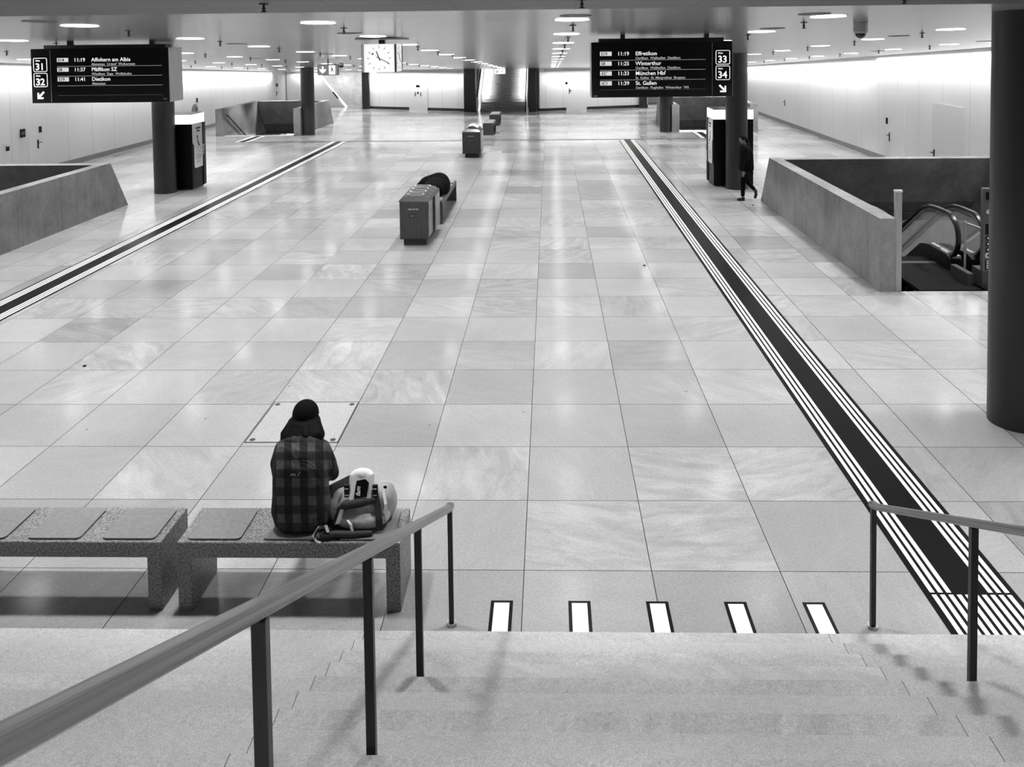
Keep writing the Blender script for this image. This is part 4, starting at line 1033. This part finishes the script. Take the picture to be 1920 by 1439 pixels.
tr = MB(); tr.ball((.005, .035, .86), .14, 1, 1.15, .9); tr.chain([(0, -.03, .82), (-.072, -.03, .48), ankF + Vector((0, 0, .05))], [.095, .068, .05]); tr.chain([(0, .10, .82), (.05, .10, .48), ankR + Vector((-.025, 0, .04))], [.095, .066, .048])
organic('black_trousers', tr, M_CLOTH, t, .011, 4)
organic('shoe', MB().ball((-.07, -.02, .055), .05, 1, .85, 1).ball((-.16, -.045, .04), .044, 1.6, .95, .85).box(-.225, -.03, -.075, .02, 0, .025, .01), M_SHOE, t, .009, 2)
organic('shoe', MB().ball((.275, .10, .215), .052, .9, .85, 1.1).ball((.285, .10, .13), .046, .9, .95, 1.5).ball((.265, .10, .065), .04, 1, .95, 1.1), M_SHOE, t, .009, 2)
h_ = MB().ball(hc + Vector((.008, .004, .036)), .104, 1.0, .93, .90); h_.ball(hc + Vector((.085, .02, -.01)), .055, 1, .8, 1); h_.chain([hc + Vector((.09, .02, -.01)), hc + Vector((.14, .02, -.10)), hc + Vector((.145, .01, -.25))], [.04, .036, .018])
h_.ball(hc + Vector((-.03, .05, -.02)), .07, .8, .6, 1)
organic('tied_back_hair', h_, M_HAIR, t, .009, 3)
dg_ = build('dangling_strap', MB().chain([(.15, .0, .82), (.17, .0, .72), (.20, .0, .69)], [.01, .01, .01], 8), M_CLOTH, t)

# ------------------------------------------------------------------ backpack on the bench
BP = Vector((-1.215, -.22, .529))
t = thing('backpack', 'light grey backpack with black straps and a white pouch lying beside the seated person', 'backpack', BP)
b = MB()
b.ball((0, .02, .13), .2, 1.18, .72, .66); b.ball((-.13, 0, .10), .14, 1.0, .95, .78); b.ball((.13, .04, .13), .14, .92, .9, 1.05); b.ball((.0, -.07, .07), .16, 1.4, .7, .5); b.ball((-.15, .03, .16), .10, .9, .9, .7)
b.ball((.16, .06, .20), .085, .9, .8, .8)
pack = organic('pack_body', b, M_PACK, t, .011, 4)
def strap(nm, pts, w, m, th=.008, side=None, par=None): return build(nm, MB().sweep([Vector(p) for p in pts], w, th, None, side=side), m, par or t)
# black flap band across the front
fl = MB(); fl.chain([(-.155, -.10, .13), (-.10, -.125, .19), (.0, -.12, .205), (.11, -.095, .215)], [.026, .034, .036, .028]); fl.chain([(-.155, -.10, .13), (-.185, -.155, .06)], [.02, .014])
organic('black_flap', fl, M_STRAP, t, .009, 2)
strap('side_strap', [(.105, -.06, .262), (.135, -.115, .19), (.155, -.155, .10), (.16, -.165, .02)], .05, M_STRAP, side=(1, .25, .1))
strap('pale_edge_band', [(.165, -.03, .25), (.195, -.095, .18), (.205, -.125, .08)], .022, M_STRAPL, side=(1, .3, .1))
strap('front_panel_band', [(-.12, -.145, .17), (-.15, -.185, .08)], .035, mat('mid grey webbing', .3, .6), side=(1, .1, .3))
strap('pale_strap', [(-.075, -.17, .10), (-.045, -.20, .085), (-.03, -.215, .04), (-.028, -.22, .005)], .018, M_STRAPL, side=(1, 0, .1))
sh_ = MB().chain([(-.25, -.24, .02), (-.16, -.215, .022), (-.04, -.215, .02), (.1, -.20, .02)], [.02, .026, .026, .02]); organic('shoulder_strap', sh_, M_STRAP, t, .009, 2)
strap('strap_loop', [(-.20, -.21, .05), (-.235, -.225, .085), (-.275, -.235, .075), (-.30, -.25, .02)], .03, M_STRAP, side=(.2, 1, .2))
strap('pale_strap', [(-.235, -.20, .06), (-.285, -.22, .075), (-.315, -.245, .03), (-.285, -.262, -.008), (-.255, -.268, -.012)], .016, M_STRAPL, side=(.2, 1, .1))
strap('pale_strap', [(-.225, -.225, .095), (-.205, -.24, .05)], .022, M_STRAPL, side=(1, .2, 0))
# white pouch with a black patch
pw = MB().box(-.092, .092, -.045, .045, -.10, .115, .022, 3); pw.ball((0, .0, .10), .075, 1.15, .7, .6)
po = organic('white_pouch', pw, mat('white pouch cloth', .62, .5), t, .007, 3, (.005, -.055, .275)); po.rotation_euler = (R(-24), 0, R(3))
build('black_patch', MB().prism([(-.045, -.06), (.05, -.05), (.062, .045), (.035, .07), (-.03, .06)], 1, -.053, -.045), M_BLACK, po)
q = put('patch_lettering', text_mesh('fam', .045, .001, .001, shear=.3), M_LIGHT, po, (.0, -.055, -.045)); q.rotation_euler = (R(90), R(-90), 0)
build('pouch_base', MB().box(-.075, .09, -.125, -.05, .165, .205, .015), mat('mid grey webbing', .3, .6), t)
for x in (-.095, .118):
    bk = build('buckle', MB().box(x - .02, x + .02, -.105, -.085, .235, .33, .004), M_BLACK, t)
    build('buckle_bar', MB().box(x - .013, x + .013, -.109, -.105, .30, .306).box(x - .013, x + .013, -.109, -.105, .25, .258), M_LIGHT, bk)
o = build('round_eyelet', MB().ball((0, 0, 0), .015, 1, .4, .8), M_BLACK, t, (.175, -.005, .262), True)

# ------------------------------------------------------------------ scraps on the floor
for x, y, lb in ((1.93, 8.79, 'tiny black scrap on the floor left of the right tactile strip'), (-5.82, 4.12, 'tiny dark twig-like scrap on the left of the floor'), (5.2, 14.2, 'tiny dark scrap on the floor before the walking person')):
    o = build('litter_scrap', MB().ball((0, 0, .012), .022, 1.2, .9, .55, None, 8, 6), M_BLACK, None, (x, y, 0)); tag(o, lb, 'litter')
